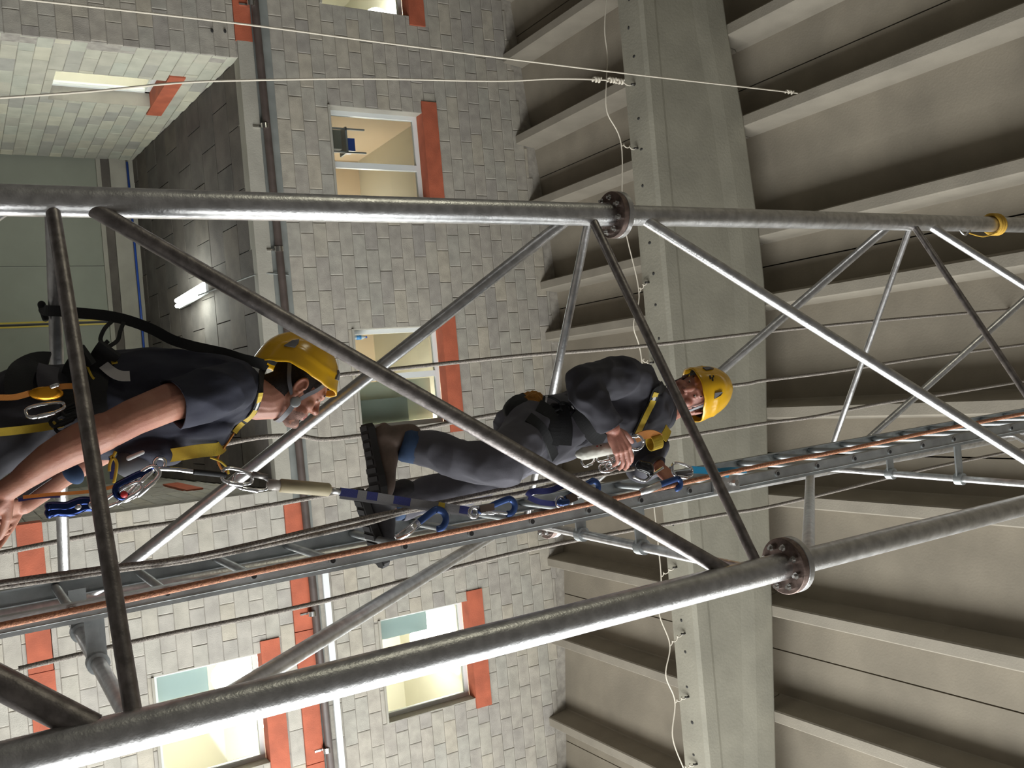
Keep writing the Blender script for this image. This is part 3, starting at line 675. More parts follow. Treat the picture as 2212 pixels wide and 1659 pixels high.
def head(B_, M, o, k=1.0, eyes=True):
    T = lambda f, s_, u: o + (M @ Vector((f, s_, u))) * k
    ax = lambda a, b, c: (M @ Vector((a, 0, 0)) * k, M @ Vector((0, b, 0)) * k, M @ Vector((0, 0, c)) * k)
    B_.ell(T(-.005, 0, .045), *ax(.098, .077, .088), 28, 18)
    B_.ell(T(.030, 0, -.005), *ax(.058, .062, .092), 24, 16)
    B_.ell(T(.055, 0, -.080), *ax(.036, .034, .022), 16, 10)
    for e in (-1, 1):
        B_.cap(T(-.002, e * .056, -.035), T(.062, e * .020, -.082), .021 * k, .019 * k)
        B_.cap(T(-.002, e * .056, -.035), T(-.002, e * .062, .02), .02 * k, .022 * k)
        B_.ell(T(.058, e * .038, -.012), *ax(.024, .024, .022), 14, 10)
        B_.ell(T(.050, e * .032, -.045), *ax(.030, .030, .032), 14, 10)
        B_.cap(T(.078, e * .040, .050), T(.086, e * .014, .046), .010 * k, .011 * k)
        B_.ell(T(.0745, e * .031, .0335), *ax(.0115, .0155, .0085), 12, 8)   # upper lid
        B_.ell(T(.0745, e * .031, .0205), *ax(.0090, .0150, .0065), 12, 8)   # lower lid
        B_.ell(T(.095, e * .0125, -.006), *ax(.0095, .0085, .0075), 12, 8)
        # ear: helix ring, lobe, concha
        pts = []
        for i in range(13):
            a = -2.2 + i * (4.9 / 12); pts.append(T(-.006 - math.cos(a + .3) * .0165, e * (.083 + .005 * math.sin(a)), .006 + math.sin(a + .3) * .029))
        B_.chain(pts, [.0052 * k] * 13, 8)
        B_.ell(T(-.001, e * .077, -.024), *ax(.009, .008, .011), 10, 8); B_.ell(T(-.004, e * .075, .004), *ax(.014, .007, .022), 10, 8)
        B_.cap(T(.004, e * .081, -.006), T(.006, e * .080, .006), .005 * k, .004 * k)
    B_.cap(T(.080, 0, .040), T(.096, 0, .010), .0105 * k, .0115 * k); B_.cap(T(.096, 0, .010), T(.1035, 0, -.002), .0115 * k, .0125 * k)
    B_.chain([T(.074, -.021, -.041), T(.086, -.007, -.0365), T(.086, .007, -.0365), T(.074, .021, -.041)], [.0045 * k, .0068 * k, .0068 * k, .0045 * k], 10)
    B_.chain([T(.073, -.018, -.046), T(.0835, -.005, -.049), T(.0835, .005, -.049), T(.073, .018, -.046)], [.005 * k, .0078 * k, .0078 * k, .005 * k], 10)
    B_.ell(T(.070, 0, -.032), *ax(.020, .028, .024), 16, 10)
    B_.ell(T(.076, 0, -.083), *ax(.016, .017, .014), 12, 8)
    return T
def eyes(T, M, k, parent, look=(1, 0, .1), openf=1.0):
    for e in (-1, 1):
        o = MB().ball(T(.0715, e * .031, .0268), .0125 * k, 16, 12).build('eye', M_eye, parent, True)
        c = T(.0715, e * .031, .0268); d = (M @ Vector(look)).normalized(); MB().ell(c + d * .0092 * k, *[(d.orthogonal().normalized() * .0058 * k), (d.cross(d.orthogonal()).normalized() * .0058 * k), d * .0037 * k], 12, 8).build('iris', M_iris, o, True)
        mb = MB(); pts = [T(.0835 - .006 * abs(t), e * (.018 + .030 * (t + .5)), .047 + .004 * (1 - (t * 2) ** 2)) for t in (-.5, -.25, 0, .25, .5)]
        mb.ribbon(pts, M @ Vector((1, 0, 0)), .007 * k, .009 * k); mb.build('eyebrow', M_hair, parent)
def hand(B_, Wp, d, n, lat, curls=(.5, .6, .7), k=1.0, thumb=(.5, .3, .3), spread=.06):
    Wp = Vector(Wp); d = Vector(d).normalized(); n = Vector(n); n = (n - d * n.dot(d)).normalized(); lat = Vector(lat); lat = (lat - d * lat.dot(d) - n * lat.dot(n)).normalized(); tips = []
    offs = (.031, .0105, -.0105, -.030); base = (.092, .096, .091, .083); L = ((.044, .026, .020), (.049, .030, .021), (.045, .028, .020), (.035, .021, .018)); R = (.0098, .0100, .0095, .0083)
    B_.ell(Wp + d * .045 * k + n * .003 * k, d * .052 * k, lat * .040 * k, n * .0165 * k, 18, 12)
    B_.ell(Wp + d * .040 * k + lat * .026 * k + n * .010 * k, d * .032 * k, lat * .017 * k, n * .016 * k, 14, 10)
    for i in range(4):
        K = Wp + (d * base[i] + lat * offs[i]) * k; B_.cap(Wp + (d * .02 + lat * offs[i] * .6) * k, K, .014 * k, .0125 * k, 10)
        a = 0; p = K; dd = (d + lat * (offs[i] / .03) * spread).normalized(); nn = n
        for j in range(3):
            a = curls[j] * (1 + .08 * i); ax_ = lat; rot = Matrix.Rotation(a, 3, dd.cross(nn)); dd2 = (dd * math.cos(a) + nn * math.sin(a)).normalized(); nn = (nn * math.cos(a) - dd * math.sin(a)).normalized(); dd = dd2
            q = p + dd * L[i][j] * k; r1 = R[i] * (1 - .08 * j) * k; B_.cap(p, q, r1, r1 * .93, 10); p = q
        tips.append((p, dd, -nn, R[i]))
    p = Wp + (d * .022 + lat * .024 + n * .008) * k; dd = (lat * .8 + d * .75 + n * thumb[0]).normalized(); r = (.0145, .0118, .0105)
    for j, l in enumerate((.044, .034, .028)):
        q = p + dd * l * k; B_.cap(p, q, r[j] * k, r[j] * .88 * k, 10); p = q; dd = (dd + (d * .6 + n * .5 - lat * .5) * thumb[1]).normalized()
    tips.append((p, dd, lat, .0105)); return tips
def nails(tips, parent, k=1.0):
    for (p, dd, up, r) in tips[:4]:
        MB().ell(p + up * r * .72 * k - dd * .001, dd * .0065 * k, dd.cross(up).normalized() * .0052 * k, up * .0022 * k, 10, 6).build('fingernail', mat('nail', (.62, .40, .33), .3), parent, True)
def helmet(M, o, parent, k=1.0, drop=0.0, tall=0.0):
    T = lambda f, s_, u: o + (M @ Vector((f, s_, u))) * k
    cf, cu, rf, rs, ru = -.032, .050, .140, .112, .142 + tall; NA, NR = 64, 26
    def edge(th):   # lower rim height by azimuth (0 = front)
        c = math.cos(th); a = abs(th)
        pts = [(0, .086), (.5, .078), (1.0, .058), (1.45, .046), (1.9, .036), (2.35, .006), (2.75, -.016), (3.1416, -.022)]
        for i in range(len(pts) - 1):
            if a <= pts[i + 1][0]:
                t = (a - pts[i][0]) / (pts[i + 1][0] - pts[i][0]); t = t * t * (3 - 2 * t); return pts[i][1] + (pts[i + 1][1] - pts[i][1]) * t
        return pts[-1][1]
    def pt(th, v, off=0.0):   # v 0 rim .. 1 crown
        e = edge(th) - drop; 
        ue = (e - cu) / ru; ph0 = math.asin(max(-.6, min(.9, ue))); ph = ph0 + (math.pi / 2 - ph0) * v
        c = math.cos(ph); bulge = 1.0
        r0 = max(c, .0)
        # rim flare in front and at the nape
        fl = (.012 * math.exp(-(v * 9) ** 2)) * (1.0 if abs(th) < .9 else .5)
        rf_ = rf + (.006 if abs(th) < .8 else 0)
        if math.sin(ph) < 0: r0 = 1 - (1 - r0) * .6
        ridge = .0035 * math.exp(-((v - (.30 + .06 * math.cos(th * 2))) / .03) ** 2) * (1 if .5 < abs(th) < 2.6 else 0)
        # centre ridge
        cr = .004 * math.exp(-((math.sin(th) * r0) / .35) ** 4) * (1 - v * .3) * (1 if v > .25 else v * 4)
        off_ = off + ridge + cr
        return T(cf + math.cos(th) * ((rf_ + off_) * r0 + fl), -math.sin(th) * ((rs + off_) * (r0 ** .92) + fl), cu + (ru + off_) * math.sin(ph))
    def patch(off, NAx=NA, NRx=NR):
        vs = []; fs = []
        for j in range(NRx):
            for i in range(NAx): vs.append(pt(-math.pi + 2 * math.pi * i / NAx, j / NRx, off))
        vs.append(T(cf, 0, cu + ru + off)); L = len(vs) - 1
        for j in range(NRx - 1):
            for i in range(NAx): fs.append((j * NAx + i, j * NAx + (i + 1) % NAx, (j + 1) * NAx + (i + 1) % NAx, (j + 1) * NAx + i))
        for i in range(NAx): fs.append(((NRx - 1) * NAx + i, (NRx - 1) * NAx + (i + 1) % NAx, L))
        return vs, fs
    mb = MB(); vs, fs = patch(0); n0 = len(vs); v2, f2 = patch(-.005); mb.add(vs, fs); mb.add(v2, [tuple(reversed(f)) for f in f2])
    for i in range(NA): mb.f.append((i, n0 + i, n0 + (i + 1) % NA, (i + 1) % NA))
    h = mb.build('helmet', M_helm, parent, True)
    # inner headband
    mb = MB(); a = [pt(-math.pi + 2 * math.pi * i / 40, .16, -.014) for i in range(41)]; mb.ribbon(a, [(p - T(cf, 0, cu)).normalized() for p in a], .03 * k, .004); mb.build('headband', M_blk, h)
    # vents: dark triangular scoops, two on each side
    for e in (-1, 1):
        for (th, v, sz_) in ((.62, .22, .030), (2.25, .26, .036)):
            pts = [(th - sz_ * 3.4, v - .005), (th + sz_ * 3.4, v - .02), (th + sz_ * 2.4, v + .10), (th, v + .17), (th - sz_ * 2.0, v + .11)]
            top = [pt(-e * a, b, .006) for a, b in pts]; bot = [pt(-e * a, b, -.004) for a, b in pts]; n = len(pts)
            mb = MB(); mb.add(top + bot, [tuple(range(n)), tuple(range(2 * n - 1, n - 1, -1))] + [(i, (i + 1) % n, n + (i + 1) % n, n + i) for i in range(n)]); mb.build('vent', M_gry, h)
    return h, pt, T
def strap(parent, name, pts, m, wd, th=.004, n=6, toward=None, nr=None):
    pp = smooth_path(pts, n)
    if nr is None:
        nr = [(-(p.normalized())) for p in pp] if toward is None else [(p - Vector(toward)).normalized() for p in pp]
    o = MB().ribbon(pp, nr, wd, th).build(name, m, parent); return o
class Surf:
    def __init__(s, obs):
        vs = []; fs = []
        for o in obs:
            off = len(vs); vs += [v.co.copy() for v in o.data.vertices]; fs += [tuple(i + off for i in p.vertices) for p in o.data.polygons]
        s.t = BVHTree.FromPolygons(vs, fs)
    def at(s, x, y, off=.004, Y=3.0):
        d = ray(x, y).normalized(); h = s.t.ray_cast(Vector((0, 0, 0)), d, 8)
        if h[0] is None: return P(x, y, Y), -d
        n = h[1] if h[1].dot(d) < 0 else -h[1]
        return h[0] + n * off, n
def on(parent, surf, name, px, m, wd, th=.004, off=.004, Y=3.0, n=5, segs=()):
    a = [surf.at(x, y, off, Y) for x, y in px]; pts = [q[0] for q in a]; N_ = [q[1] for q in a]
    P2 = smooth_path(pts, n); N2 = smooth_path(N_, n); N2 = [(v.normalized() - p.normalized() * .6).normalized() for v, p in zip(N2, P2)]
    av = Vector((0, 0, 0))
    for v in N2: av += v
    av.normalize(); N2 = [(v * .3 + av * .7).normalized() for v in N2]
    for _ in range(6): P2 = [P2[0]] + [(P2[i - 1] + P2[i] * 2 + P2[i + 1]) / 4 for i in range(1, len(P2) - 1)] + [P2[-1]]
    for (t0, t1, m_, w_, nm_) in segs:
        i0, i1 = int(t0 * (len(P2) - 1)), int(math.ceil(t1 * (len(P2) - 1)))
        MB().ribbon([p + v * (th * .5 + .0015) for p, v in zip(P2[i0:i1 + 1], N2[i0:i1 + 1])], N2[i0:i1 + 1], w_, .003).build(nm_, m_, parent)
    return MB().ribbon(P2, N2, wd, th).build(name, m, parent)
def carabiner(parent, c, d, s_, L=.11, Wd=.06, r=.0055, m=None, name='carabiner'):
    c = Vector(c); d = Vector(d).normalized(); s_ = Vector(s_); s_ = (s_ - d * s_.dot(d)).normalized(); pts = []
    for i in range(25):
        a = 2 * math.pi * i / 24; pts.append(c + d * (math.cos(a) * L / 2) + s_ * (math.copysign(abs(math.sin(a)) ** .55, math.sin(a)) * Wd / 2 * (1 - .18 * math.cos(a))))
    o = MB().tube(pts, r, 8).build(name, m or M_chrome, parent, True)
    MB().cap(c + d * L * .18 + s_ * Wd * .5, c - d * L * .22 + s_ * Wd * .5, r * 1.35, r * 1.35, 10).build('screw_gate', m or M_chrome, o, True); return o
def bighook(parent, base, tip, s_, m=None, wd=.075, r=.0095, name='hook', gate=True, shank=None):
    """large scaffold hook: eye at base, curved mouth at tip, gate on side s_"""
    base = Vector(base); tip = Vector(tip); d = tip - base; L = d.length; d.normalize(); s_ = Vector(s_); s_ = (s_ - d * s_.dot(d)).normalized()
    cc = base + d * (L - wd / 2); pts = [base, base + d * L * .25 - s_ * wd * .12, base + d * L * .5 - s_ * wd * .32, cc - s_ * wd * .5]
    for i in range(1, 10):
        a = math.pi * (1 - i / 9.0 * 1.12); pts.append(cc + s_ * (math.cos(a) * wd / 2) + d * (math.sin(a) * wd / 2))
    o = MB().tube(smooth_path(pts, 3), r, 10, ell=.65, side=s_).build(name, m or M_blu, parent, True)
    if shank: MB().tube([base - d * .01, base + d * L * .2 - s_ * wd * .1, base + d * L * .46 - s_ * wd * .3], [r * 1.0, r * 1.25, r * 1.15], 10, ell=.7, side=s_).build('shank', shank, o, True)
    if not gate: return o
    mb = MB(); mb.cap(base + d * L * .22 + s_ * wd * .05, cc + s_ * wd * .47 - d * wd * .05, r * .55, r * .6, 8); mb.cap(base + d * L * .12 + s_ * wd * .1, base + d * L * .42 + s_ * wd * .30, r * .7, r * .5, 8); mb.build('hook_gate', M_chrome, o, True)
    MB().tube([base + s_.cross(d) * math.cos(a) * 0 + d * (math.cos(a) * .017) + s_ * (math.sin(a) * .017) - d * .012 for a in [k * math.pi / 8 for k in range(17)]], r * .6, 8).build('eye_ring', M_chrome, o, True)
    return o
# ================================================================ lower climber
p1 = thing('person', 'man in yellow helmet and short-sleeved navy shirt, seen in profile looking up', 'person', (-.05, 3.05, .1))
H1M, H1O = head_frame(P(633, 845, 3.05), (math.cos(math.radians(43)), -.04, math.sin(math.radians(43))), (0, 0, 1))
YS = 3.05
sh = P(492, 842, 2.87); el = P(238, 928, 2.77); wr = P(42, 1040, 2.82)
shl = P(492, 848, 3.24); ell_ = P(245, 962, 3.30); wrl = P(52, 1090, 3.20)
hipR, hipL = P(60, 885, 2.94), P(60, 890, 3.15)
knR, anR = Vector((.24, 2.92, -.24)), Vector((.34, 2.93, -.66)); knL, anL = Vector((.20, 3.20, -.32)), Vector((.36, 3.20, -.915))
b = Blob(); T1 = head(b, H1M, H1O)
b.chain([T1(-.030, 0, -.015), P(575, 856, YS), P(548, 852, YS), P(515, 850, YS)], [.066, .070, .072, .078], 20); b.cap(P(590, 868, YS), P(552, 868, YS), .058, .06)
tor = [(20, 905), (100, 897), (180, 888), (250, 872), (330, 866), (400, 860), (460, 850), (505, 848), (540, 850)]
b.loft([P(x, y, YS) for x, y in tor], [(.11, .15), (.125, .16), (.11, .145), (.12, .15), (.125, .165), (.125, .175), (.11, .17), (.085, .13), (.06, .07)], (0, 1, 0))
b.chain([sh, P(370, 868, 2.81), P(289, 901, 2.78), el, P(226, 932, 2.77), P(180, 953, 2.78), P(154, 965, 2.78), P(108, 991, 2.80), P(62, 1024, 2.82), wr, P(15, 1058, 2.83)], [.062, .056, .052, .050, .053, .054, .051, .045, .037, .032, .031], 20)
b.chain([shl, P(370, 895, 3.29), ell_, P(200, 985, 3.28), P(130, 1030, 3.24), wrl], [.06, .05, .046, .045, .038, .03], 18)
b.chain([hipR, knR, anR], [.085, .06, .045]); b.chain([hipL, knL, anL], [.085, .06, .045])
dr = (P(-45, 1098, 2.84) - wr).normalized(); t1 = hand(b, P(20, 1054, 2.83), dr, (.3, .75, -.1), (.7, .1, .5), (.7, .9, .6), 1.08)
dl = (P(-50, 1120, 3.16) - wrl).normalized(); t2 = hand(b, wrl, dl, (.5, -.6, 0), (.6, 0, .6), (1.2, 1.2, .8), 1.05)
def m1(c):
    v = (H1M.inverted() @ (Vector(c) - H1O)); f, s_, u = v
    if (Vector(c) - H1O).length > .2: return 0
    if abs(s_) > .0765 and -.03 < f < .022 and -.04 < u < .042: return 0
    if u > -.05 - max(0, f) * 2 and f < -.022: return 1
    if f < .012 and u > .012: return 1
    if f < .048 and u > .028 + max(0, f) * .3: return 1
    if f < .030 and u > .0 and f > .006: return 1
    if .070 < f and abs(s_) < .022 and -.052 < u < -.032 and f > .0835: return 3
    if u < -.052 - (.055 - f) * .5 and f > .02 and u > -.115 and noise.noise(Vector(c) * 60) > -.32: return 2
    if f > .05 and u < -.018 and abs(s_) < .034 and u > -.04 and f < .09 and noise.noise(Vector(c) * 60) > -.1: return 2
    return 0
body1 = b.fuse('body', M_skin1, .0031, 4, p1, mats=([M_hair, M_stub, M_lip], m1)); eyes(T1, H1M, 1, p1, (1, .0, .12)); nails(t1, p1, 1.08)
# shirt
b = Blob()
b.loft([P(x, y, YS) for x, y in [(170, 884), (230, 876), (290, 866), (350, 862), (410, 858), (460, 848), (505, 846), (533, 848), (552, 850)]],
       [(.152, .185), (.158, .19), (.160, .195), (.158, .205), (.150, .215), (.132, .215), (.105, .18), (.080, .12), (.072, .085)], (0, 1, 0), 30)
b.chain([P(500, 836, 2.89), P(455, 850, 2.83), P(378, 868, 2.80), P(345, 880, 2.79)], [.074, .078, .074, .072], 22)
b.chain([P(500, 846, 3.22), P(455, 862, 3.28), P(378, 892, 3.30), P(345, 905, 3.3)], [.074, .076, .072, .07], 22)
b.ell(P(330, 972, 2.98), (.05, 0, .02), (0, .09, 0), (0, 0, .10)); b.ell(P(430, 925, 2.97), (.07, 0, 0), (0, .11, 0), (0, 0, .10))
hd = (P(345, 880, 2.79) - P(455, 850, 2.83)).normalized(); hl = (P(345, 905, 3.3) - P(455, 862, 3.28)).normalized(); fo = fold(.013, 9, (1.6, 1, .6))
shirt1 = b.fuse('shirt', M_navy, .006, 5, p1, disp=fo, cuts=[(P(373, 869, 2.80), hd, .095, P(352, 876, 2.77)), (P(373, 893, 3.3), hl, .09, P(352, 902, 3.33)), (P(546, 849, YS), (P(600, 846, YS) - P(520, 850, YS)).normalized(), .14)], solid=.004)
# sleeve hem and collar
mb = MB(); pc = P(372, 869, 2.80); 
# trousers
b = Blob(); b.loft([P(x, y, YS) for x, y in [(225, 880), (170, 888), (110, 900), (50, 905), (0, 915)]], [(.130, .165), (.140, .175), (.158, .185), (.155, .185), (.12, .17)], (0, 1, 0), 28)
b.chain([hipR, P(0, 935, 2.93), knR, anR], [.112, .105, .085, .07], 20); b.chain([hipL, P(0, 945, 3.17), knL, anL], [.112, .105, .085, .07], 20)
tr1 = b.fuse('trousers', M_dkp, .007, 5, p1, disp=fold(.008, 8, (1, 1, .6), 3), cuts=[(anR + Vector((0, 0, .03)), (0, 0, -1), .14), (anL + Vector((0, 0, .03)), (0, 0, -1), .14)], solid=.004)
def boot(parent, an, f, up=(0, 0, 1), k=1.0, m=None):
    f = Vector(f).normalized(); up = Vector(up); up = (up - f * up.dot(f)).normalized(); s_ = f.cross(up); b_ = Blob(); Z = lambda a, c, h: an + (f * a + s_ * c + up * h) * k
    b_.chain([Z(-.005, 0, .06), Z(-.008, 0, 0), Z(-.02, 0, -.045)], [.048 * k, .047 * k, .042 * k], 18)
    b_.loft([Z(-.062, 0, -.055), Z(-.03, 0, -.045), Z(.04, 0, -.042), Z(.10, 0, -.055), Z(.155, 0, -.063), Z(.19, 0, -.068)], [(.028 * k, .030 * k), (.045 * k, .038 * k), (.046 * k, .040 * k), (.036 * k, .046 * k), (.028 * k, .046 * k), (.014 * k, .03 * k)], s_, 20)
    o = b_.fuse('boot', m or M_boot, .005, 4, parent)
    v = []; prof = [(-.075, .022), (-.06, .036), (0, .037), (.06, .040), (.11, .049), (.15, .050), (.185, .040), (.203, .018)]
    ring_ = [(a, c) for a, c in prof] + [(a, -c) for a, c in reversed(prof)]; n = len(ring_)
    for h in (-.105, -.08): v += [Z(a, c, h) for a, c in ring_]
    MB().add(v, [tuple(range(n)), tuple(range(2 * n - 1, n - 1, -1))] + [(i, (i + 1) % n, n + (i + 1) % n, n + i) for i in range(n)]).build('sole', M_sole, o)
    for i in range(9):
        a = -.06 + i * .03; mb_ = MB(); mb_.obox(Z(a, 0, -.106), f * .009 * k, s_ * (.030 + .012 * (i > 4)) * k, up * .003 * k); mb_.build('tread', M_sole, o)
    for i in range(4):
        mb_ = MB(); mb_.cap(Z(.035 + .022 * i, -.022, -.008 - .008 * i), Z(.035 + .022 * i, .022, -.008 - .008 * i), .003, .003, 6); mb_.build('lace', M_gweb, o)
    return o
boot(p1, anR, (1, -.05, 0)); boot(p1, anL, (1, .05, 0))
hel1, hp1, HT1 = helmet(H1M, H1O, p1)
S1 = Surf([body1, shirt1, tr1])
# chin strap: side disc, front, rear and under-chin webbing
e = -1
for e in (1, -1):
    a = [T1(.055, e * .075, .085), T1(.046, e * .075, .04), T1(.030, e * .074, .0), T1(.018, e * .0735, -.038)]
    strap(p1, 'chin_strap', a, M_gry, .014, .003, 5, toward=T1(0, 0, 0))
    a = [T1(-.080, e * .062, .045), T1(-.048, e * .074, .0), T1(-.018, e * .076, -.025), T1(.016, e * .0745, -.042)]
    strap(p1, 'chin_strap', a, M_gry, .013, .003, 5, toward=T1(0, 0, 0))
    mb = MB(); q = T1(.016, e * .076, -.042); sx = H1M @ Vector((0, 1, 0)); mb.ell(q, H1M @ Vector((.018, 0, 0)), H1M @ Vector((0, 0, .020)), sx * .006, 18, 8); mb.build('strap_disc', mat('light_grey_plastic', (.30, .31, .31), .45), p1, True)
a = [T1(.016, -.076, -.044), T1(.022, -.060, -.082), T1(.026, -.03, -.106), T1(.027, 0, -.112), T1(.026, .03, -.106), T1(.022, .060, -.082), T1(.016, .076, -.044)]
strap(p1, 'chin_strap', a, M_gry, .017, .003, 6, toward=T1(0, 0, -.03))
S1b = Surf([shirt1, tr1])
# harness on the lower climber
on(p1, S1, 'neck_webbing', [(575, 788), (562, 812), (556, 840), (549, 872), (536, 895), (520, 916), (503, 938)], M_blk, .020, .005, .011, segs=[(.37, .46, M_yel2, .016, 'yellow_segment'), (.48, .55, M_wht, .007, 'size_tab'), (.58, .74, M_yel2, .016, 'yellow_segment'), (.80, .96, M_yel2, .016, 'yellow_segment')])
on(p1, S1, 'shoulder_webbing', [(575, 790), (545, 780), (520, 775), (490, 764), (455, 757), (420, 752)], M_blk, .034, .007, .006)
strap(p1, 'back_webbing', [P(96, 668, 3.22), P(100, 671, 3.05), P(130, 672, 2.99), P(170, 676, 2.97), P(230, 682, 2.97), P(280, 693, 2.97), P(330, 712, 2.97), P(370, 733, 2.97), P(410, 746, 2.97), P(460, 757, 2.99)], M_blk, .032, .010)
MB().cap(P(90, 658, 3.18), P(98, 688, 3.18), .012, .010, 10).build('webbing_end', M_blk, p1, True)
strap(p1, 'buckle_loop', [P(242, 694, 2.97), P(226, 710, 2.95), P(217, 732, 2.94), P(224, 744, 2.93), P(234, 736, 2.93)], M_blk, .012, .004)
strap(p1, 'buckle_loop', [P(268, 694, 2.97), P(260, 715, 2.95), P(254, 735, 2.94), P(236, 748, 2.93), P(218, 757, 2.93)], M_blk, .012, .004)
on(p1, S1b, 'waist_belt', [(238, 752), (215, 790), (205, 830), (200, 870), (207, 900)], M_blk, .07, .012, .008, Y=2.87)
on(p1, S1b, 'hip_pad', [(190, 765), (165, 800), (155, 850), (150, 890)], M_blk, .06, .016, .010, Y=2.87)
on(p1, S1b, 'seat_strap', [(105, 790), (75, 790), (50, 805), (40, 830), (45, 860)], M_blk, .07, .010, .012, Y=2.9)
on(p1, S1b, 'grey_panel', [(105, 802), (95, 825), (105, 850)], M_greyp, .055, .006, .016, Y=2.88)
on(p1, S1b, 'yellow_piping', [(219, 762), (232, 772), (243, 786), (250, 800)], M_yel2, .016, .004, .024, Y=2.87)
on(p1, S1b, 'yellow_piping', [(182, 778), (192, 798), (200, 820), (205, 828)], M_yel2, .006, .004, .024, Y=2.87)
on(p1, S1b, 'care_label', [(224, 800), (252, 814), (281, 816)], M_wht, .030, .002, .018, Y=2.87)
on(p1, S1, 'leg_strap', [(130, 913), (100, 917), (60, 925), (20, 932), (-20, 937)], M_yel2, .022, .005, .012, Y=2.86)
for i, q in enumerate(((150, 893), (140, 903), (150, 915), (165, 880))): carabiner(p1, P(q[0], q[1], 2.80), P(q[0] + 30, q[1] - 14, 2.80) - P(q[0], q[1], 2.80), (0, -.3, 1), .075, .03, .005, M_blk)
carabiner(p1, P(98, 884, 2.78), P(130, 877, 2.78) - P(98, 884, 2.78), (.4, -.2, -.3), .095, .035, .005, M_chrome)
strap(p1, 'orange_strap', [P(-20, 858, 2.80), P(30, 858, 2.79), P(70, 848, 2.78), P(115, 838, 2.79), P(150, 834, 2.80), P(185, 836, 2.84)], M_org, .016, .005)
mb = MB(); c_ = P(100, 850, 2.775); d_ = (P(130, 852, 2.775) - P(70, 852, 2.775)).normalized(); u_ = Vector((.75, -.2, -.5)).normalized()
mb.ell(c_, d_ * .043, (Vector((1, 0, -.1)) * .019), Vector((0, .010, 0)), 18, 10); gd = mb.build('gold_buckle', M_gold, p1, True)
MB().cap(P(112, 836, 2.77), P(124, 832, 2.77), .006, .006, 8).build('buckle_pin', M_chrome, gd, True)
# chest strap loop in front of the shirt
M_ = M_yel2
strap(p1, 'chest_strap', [P(345, 986, 2.94), P(380, 982, 2.90), P(430, 974, 2.88), P(470, 970, 2.90), P(482, 960, 2.96)], M_, .040, .004, nr=Vector((.1, -1, -.25)))
strap(p1, 'chest_strap', [P(482, 958, 2.96), P(475, 940, 3.02), P(462, 925, 3.06)], M_org, .036, .004, nr=Vector((.9, -.6, 0)))
MB().tube(smooth_path([P(505, 935, 2.95), P(492, 955, 2.94), P(478, 975, 2.93), P(470, 992, 2.93), P(478, 1012, 2.93), P(490, 1022, 2.93)]), .0035, 6).build('trim_cord', M_org, p1, True)
MB().tube(smooth_path([P(454, 988, 2.93), P(475, 996, 2.92), P(490, 1010, 2.92), P(494, 1024, 2.92)]), .0035, 6).build('trim_cord', M_yel2, p1, True)
MB().ell(P(288, 1000, 2.96), (.045, 0, .0), (0, .05, 0), (0, 0, .055)).build('pouch', mat('grey_pouch', (.09, .09, .10), .7), p1, True)
mb = MB(); mb.cap(P(278, 990, 2.87), P(308, 977, 2.87), .007, .006, 8); mb.build('buckle', mat('white_plastic', (.5, .5, .5), .4), p1, True)
on(p1, S1, 'grey_band', [(108, 1032), (75, 1056), (36, 1080)], M_gweb, .02, .004, .01, Y=3.12)
for q in ([P(250, 975, 2.9), P(238, 1000, 2.9), P(236, 1018, 2.9)], [P(238, 985, 2.9), P(252, 1000, 2.9), P(246, 1044, 2.9)]): MB().tube(smooth_path(q), .0045, 6).build('trim_cord', M_yel2, p1, True)
strap(p1, 'blue_strap', [P(240, 985, 2.92), P(242, 1010, 2.92), P(243, 1035, 2.92)], M_bweb, .014, .004)
MB().ell(P(158, 1022, 3.05), (.035, 0, .01), (0, .03, 0), (0, 0, .028)).build('denim_pouch', M_jean, p1, True)
strap(p1, 'orange_strap', [P(50, 1074, 2.92), P(110, 1068, 2.90), P(170, 1064, 2.89), P(215, 1058, 2.88), P(250, 1050, 2.88)], M_org, .010, .004)
strap(p1, 'blue_strap', [P(40, 1080, 2.93), P(80, 1074, 2.91), P(130, 1071, 2.90)], M_bweb, .010, .004)
# energy absorbing lanyard from chest to ladder
ly = thing('energy_absorber_lanyard', 'lanyard with tan sleeve and blue striped webbing running up from the lower man\'s chest', 'lanyard', P(600, 1048, 2.88))
YL = 2.86
MB().tube(smooth_path([P(342, 1012, YL), P(380, 1014, YL), P(418, 1019, YL)]), .0065, 8).build('steel_link', M_chrome, ly, True)
MB().tube(smooth_path([P(418, 1019, YL), P(450, 1022, YL), P(488, 1026, YL)]), .0085, 8).build('black_cord', M_blk, ly, True)
def linkc(px, py, qx, qy, Wd, r, par=ly, Y=YL, nm='carabiner', m=None, sd=(1, -.2, 0)):
    a_, b_ = P(px, py, Y), P(qx, qy, Y); return carabiner(par, (a_ + b_) / 2, b_ - a_, sd, (b_ - a_).length, Wd, r, m, nm)
linkc(480, 1024, 545, 1036, .045, .0055); linkc(505, 1034, 582, 1048, .050, .0045)
MB().tube([P(545, 1024, YL), P(578, 1031, YL)], .009, 12).build('gate_sleeve', mat('dull_steel', (.3, .28, .27), .4, .9), ly, True)
MB().tube([P(578, 1046, YL), P(606, 1049, YL)], .017, 14).build('ferrule', mat('clear_sleeve', (.42, .38, .34), .2), ly, True)
MB().tube([P(603, 1048.5, YL), P(606, 1048.8, YL), P(709, 1058, YL), P(712, 1058.4, YL)], [.017, .0215, .0215, .018], 20).build('tan_sleeve', M_tan, ly, True)
MB().tube([P(712, 1058.4, YL), P(734, 1062, YL)], .0105, 12).build('ferrule', M_galv, ly, True)
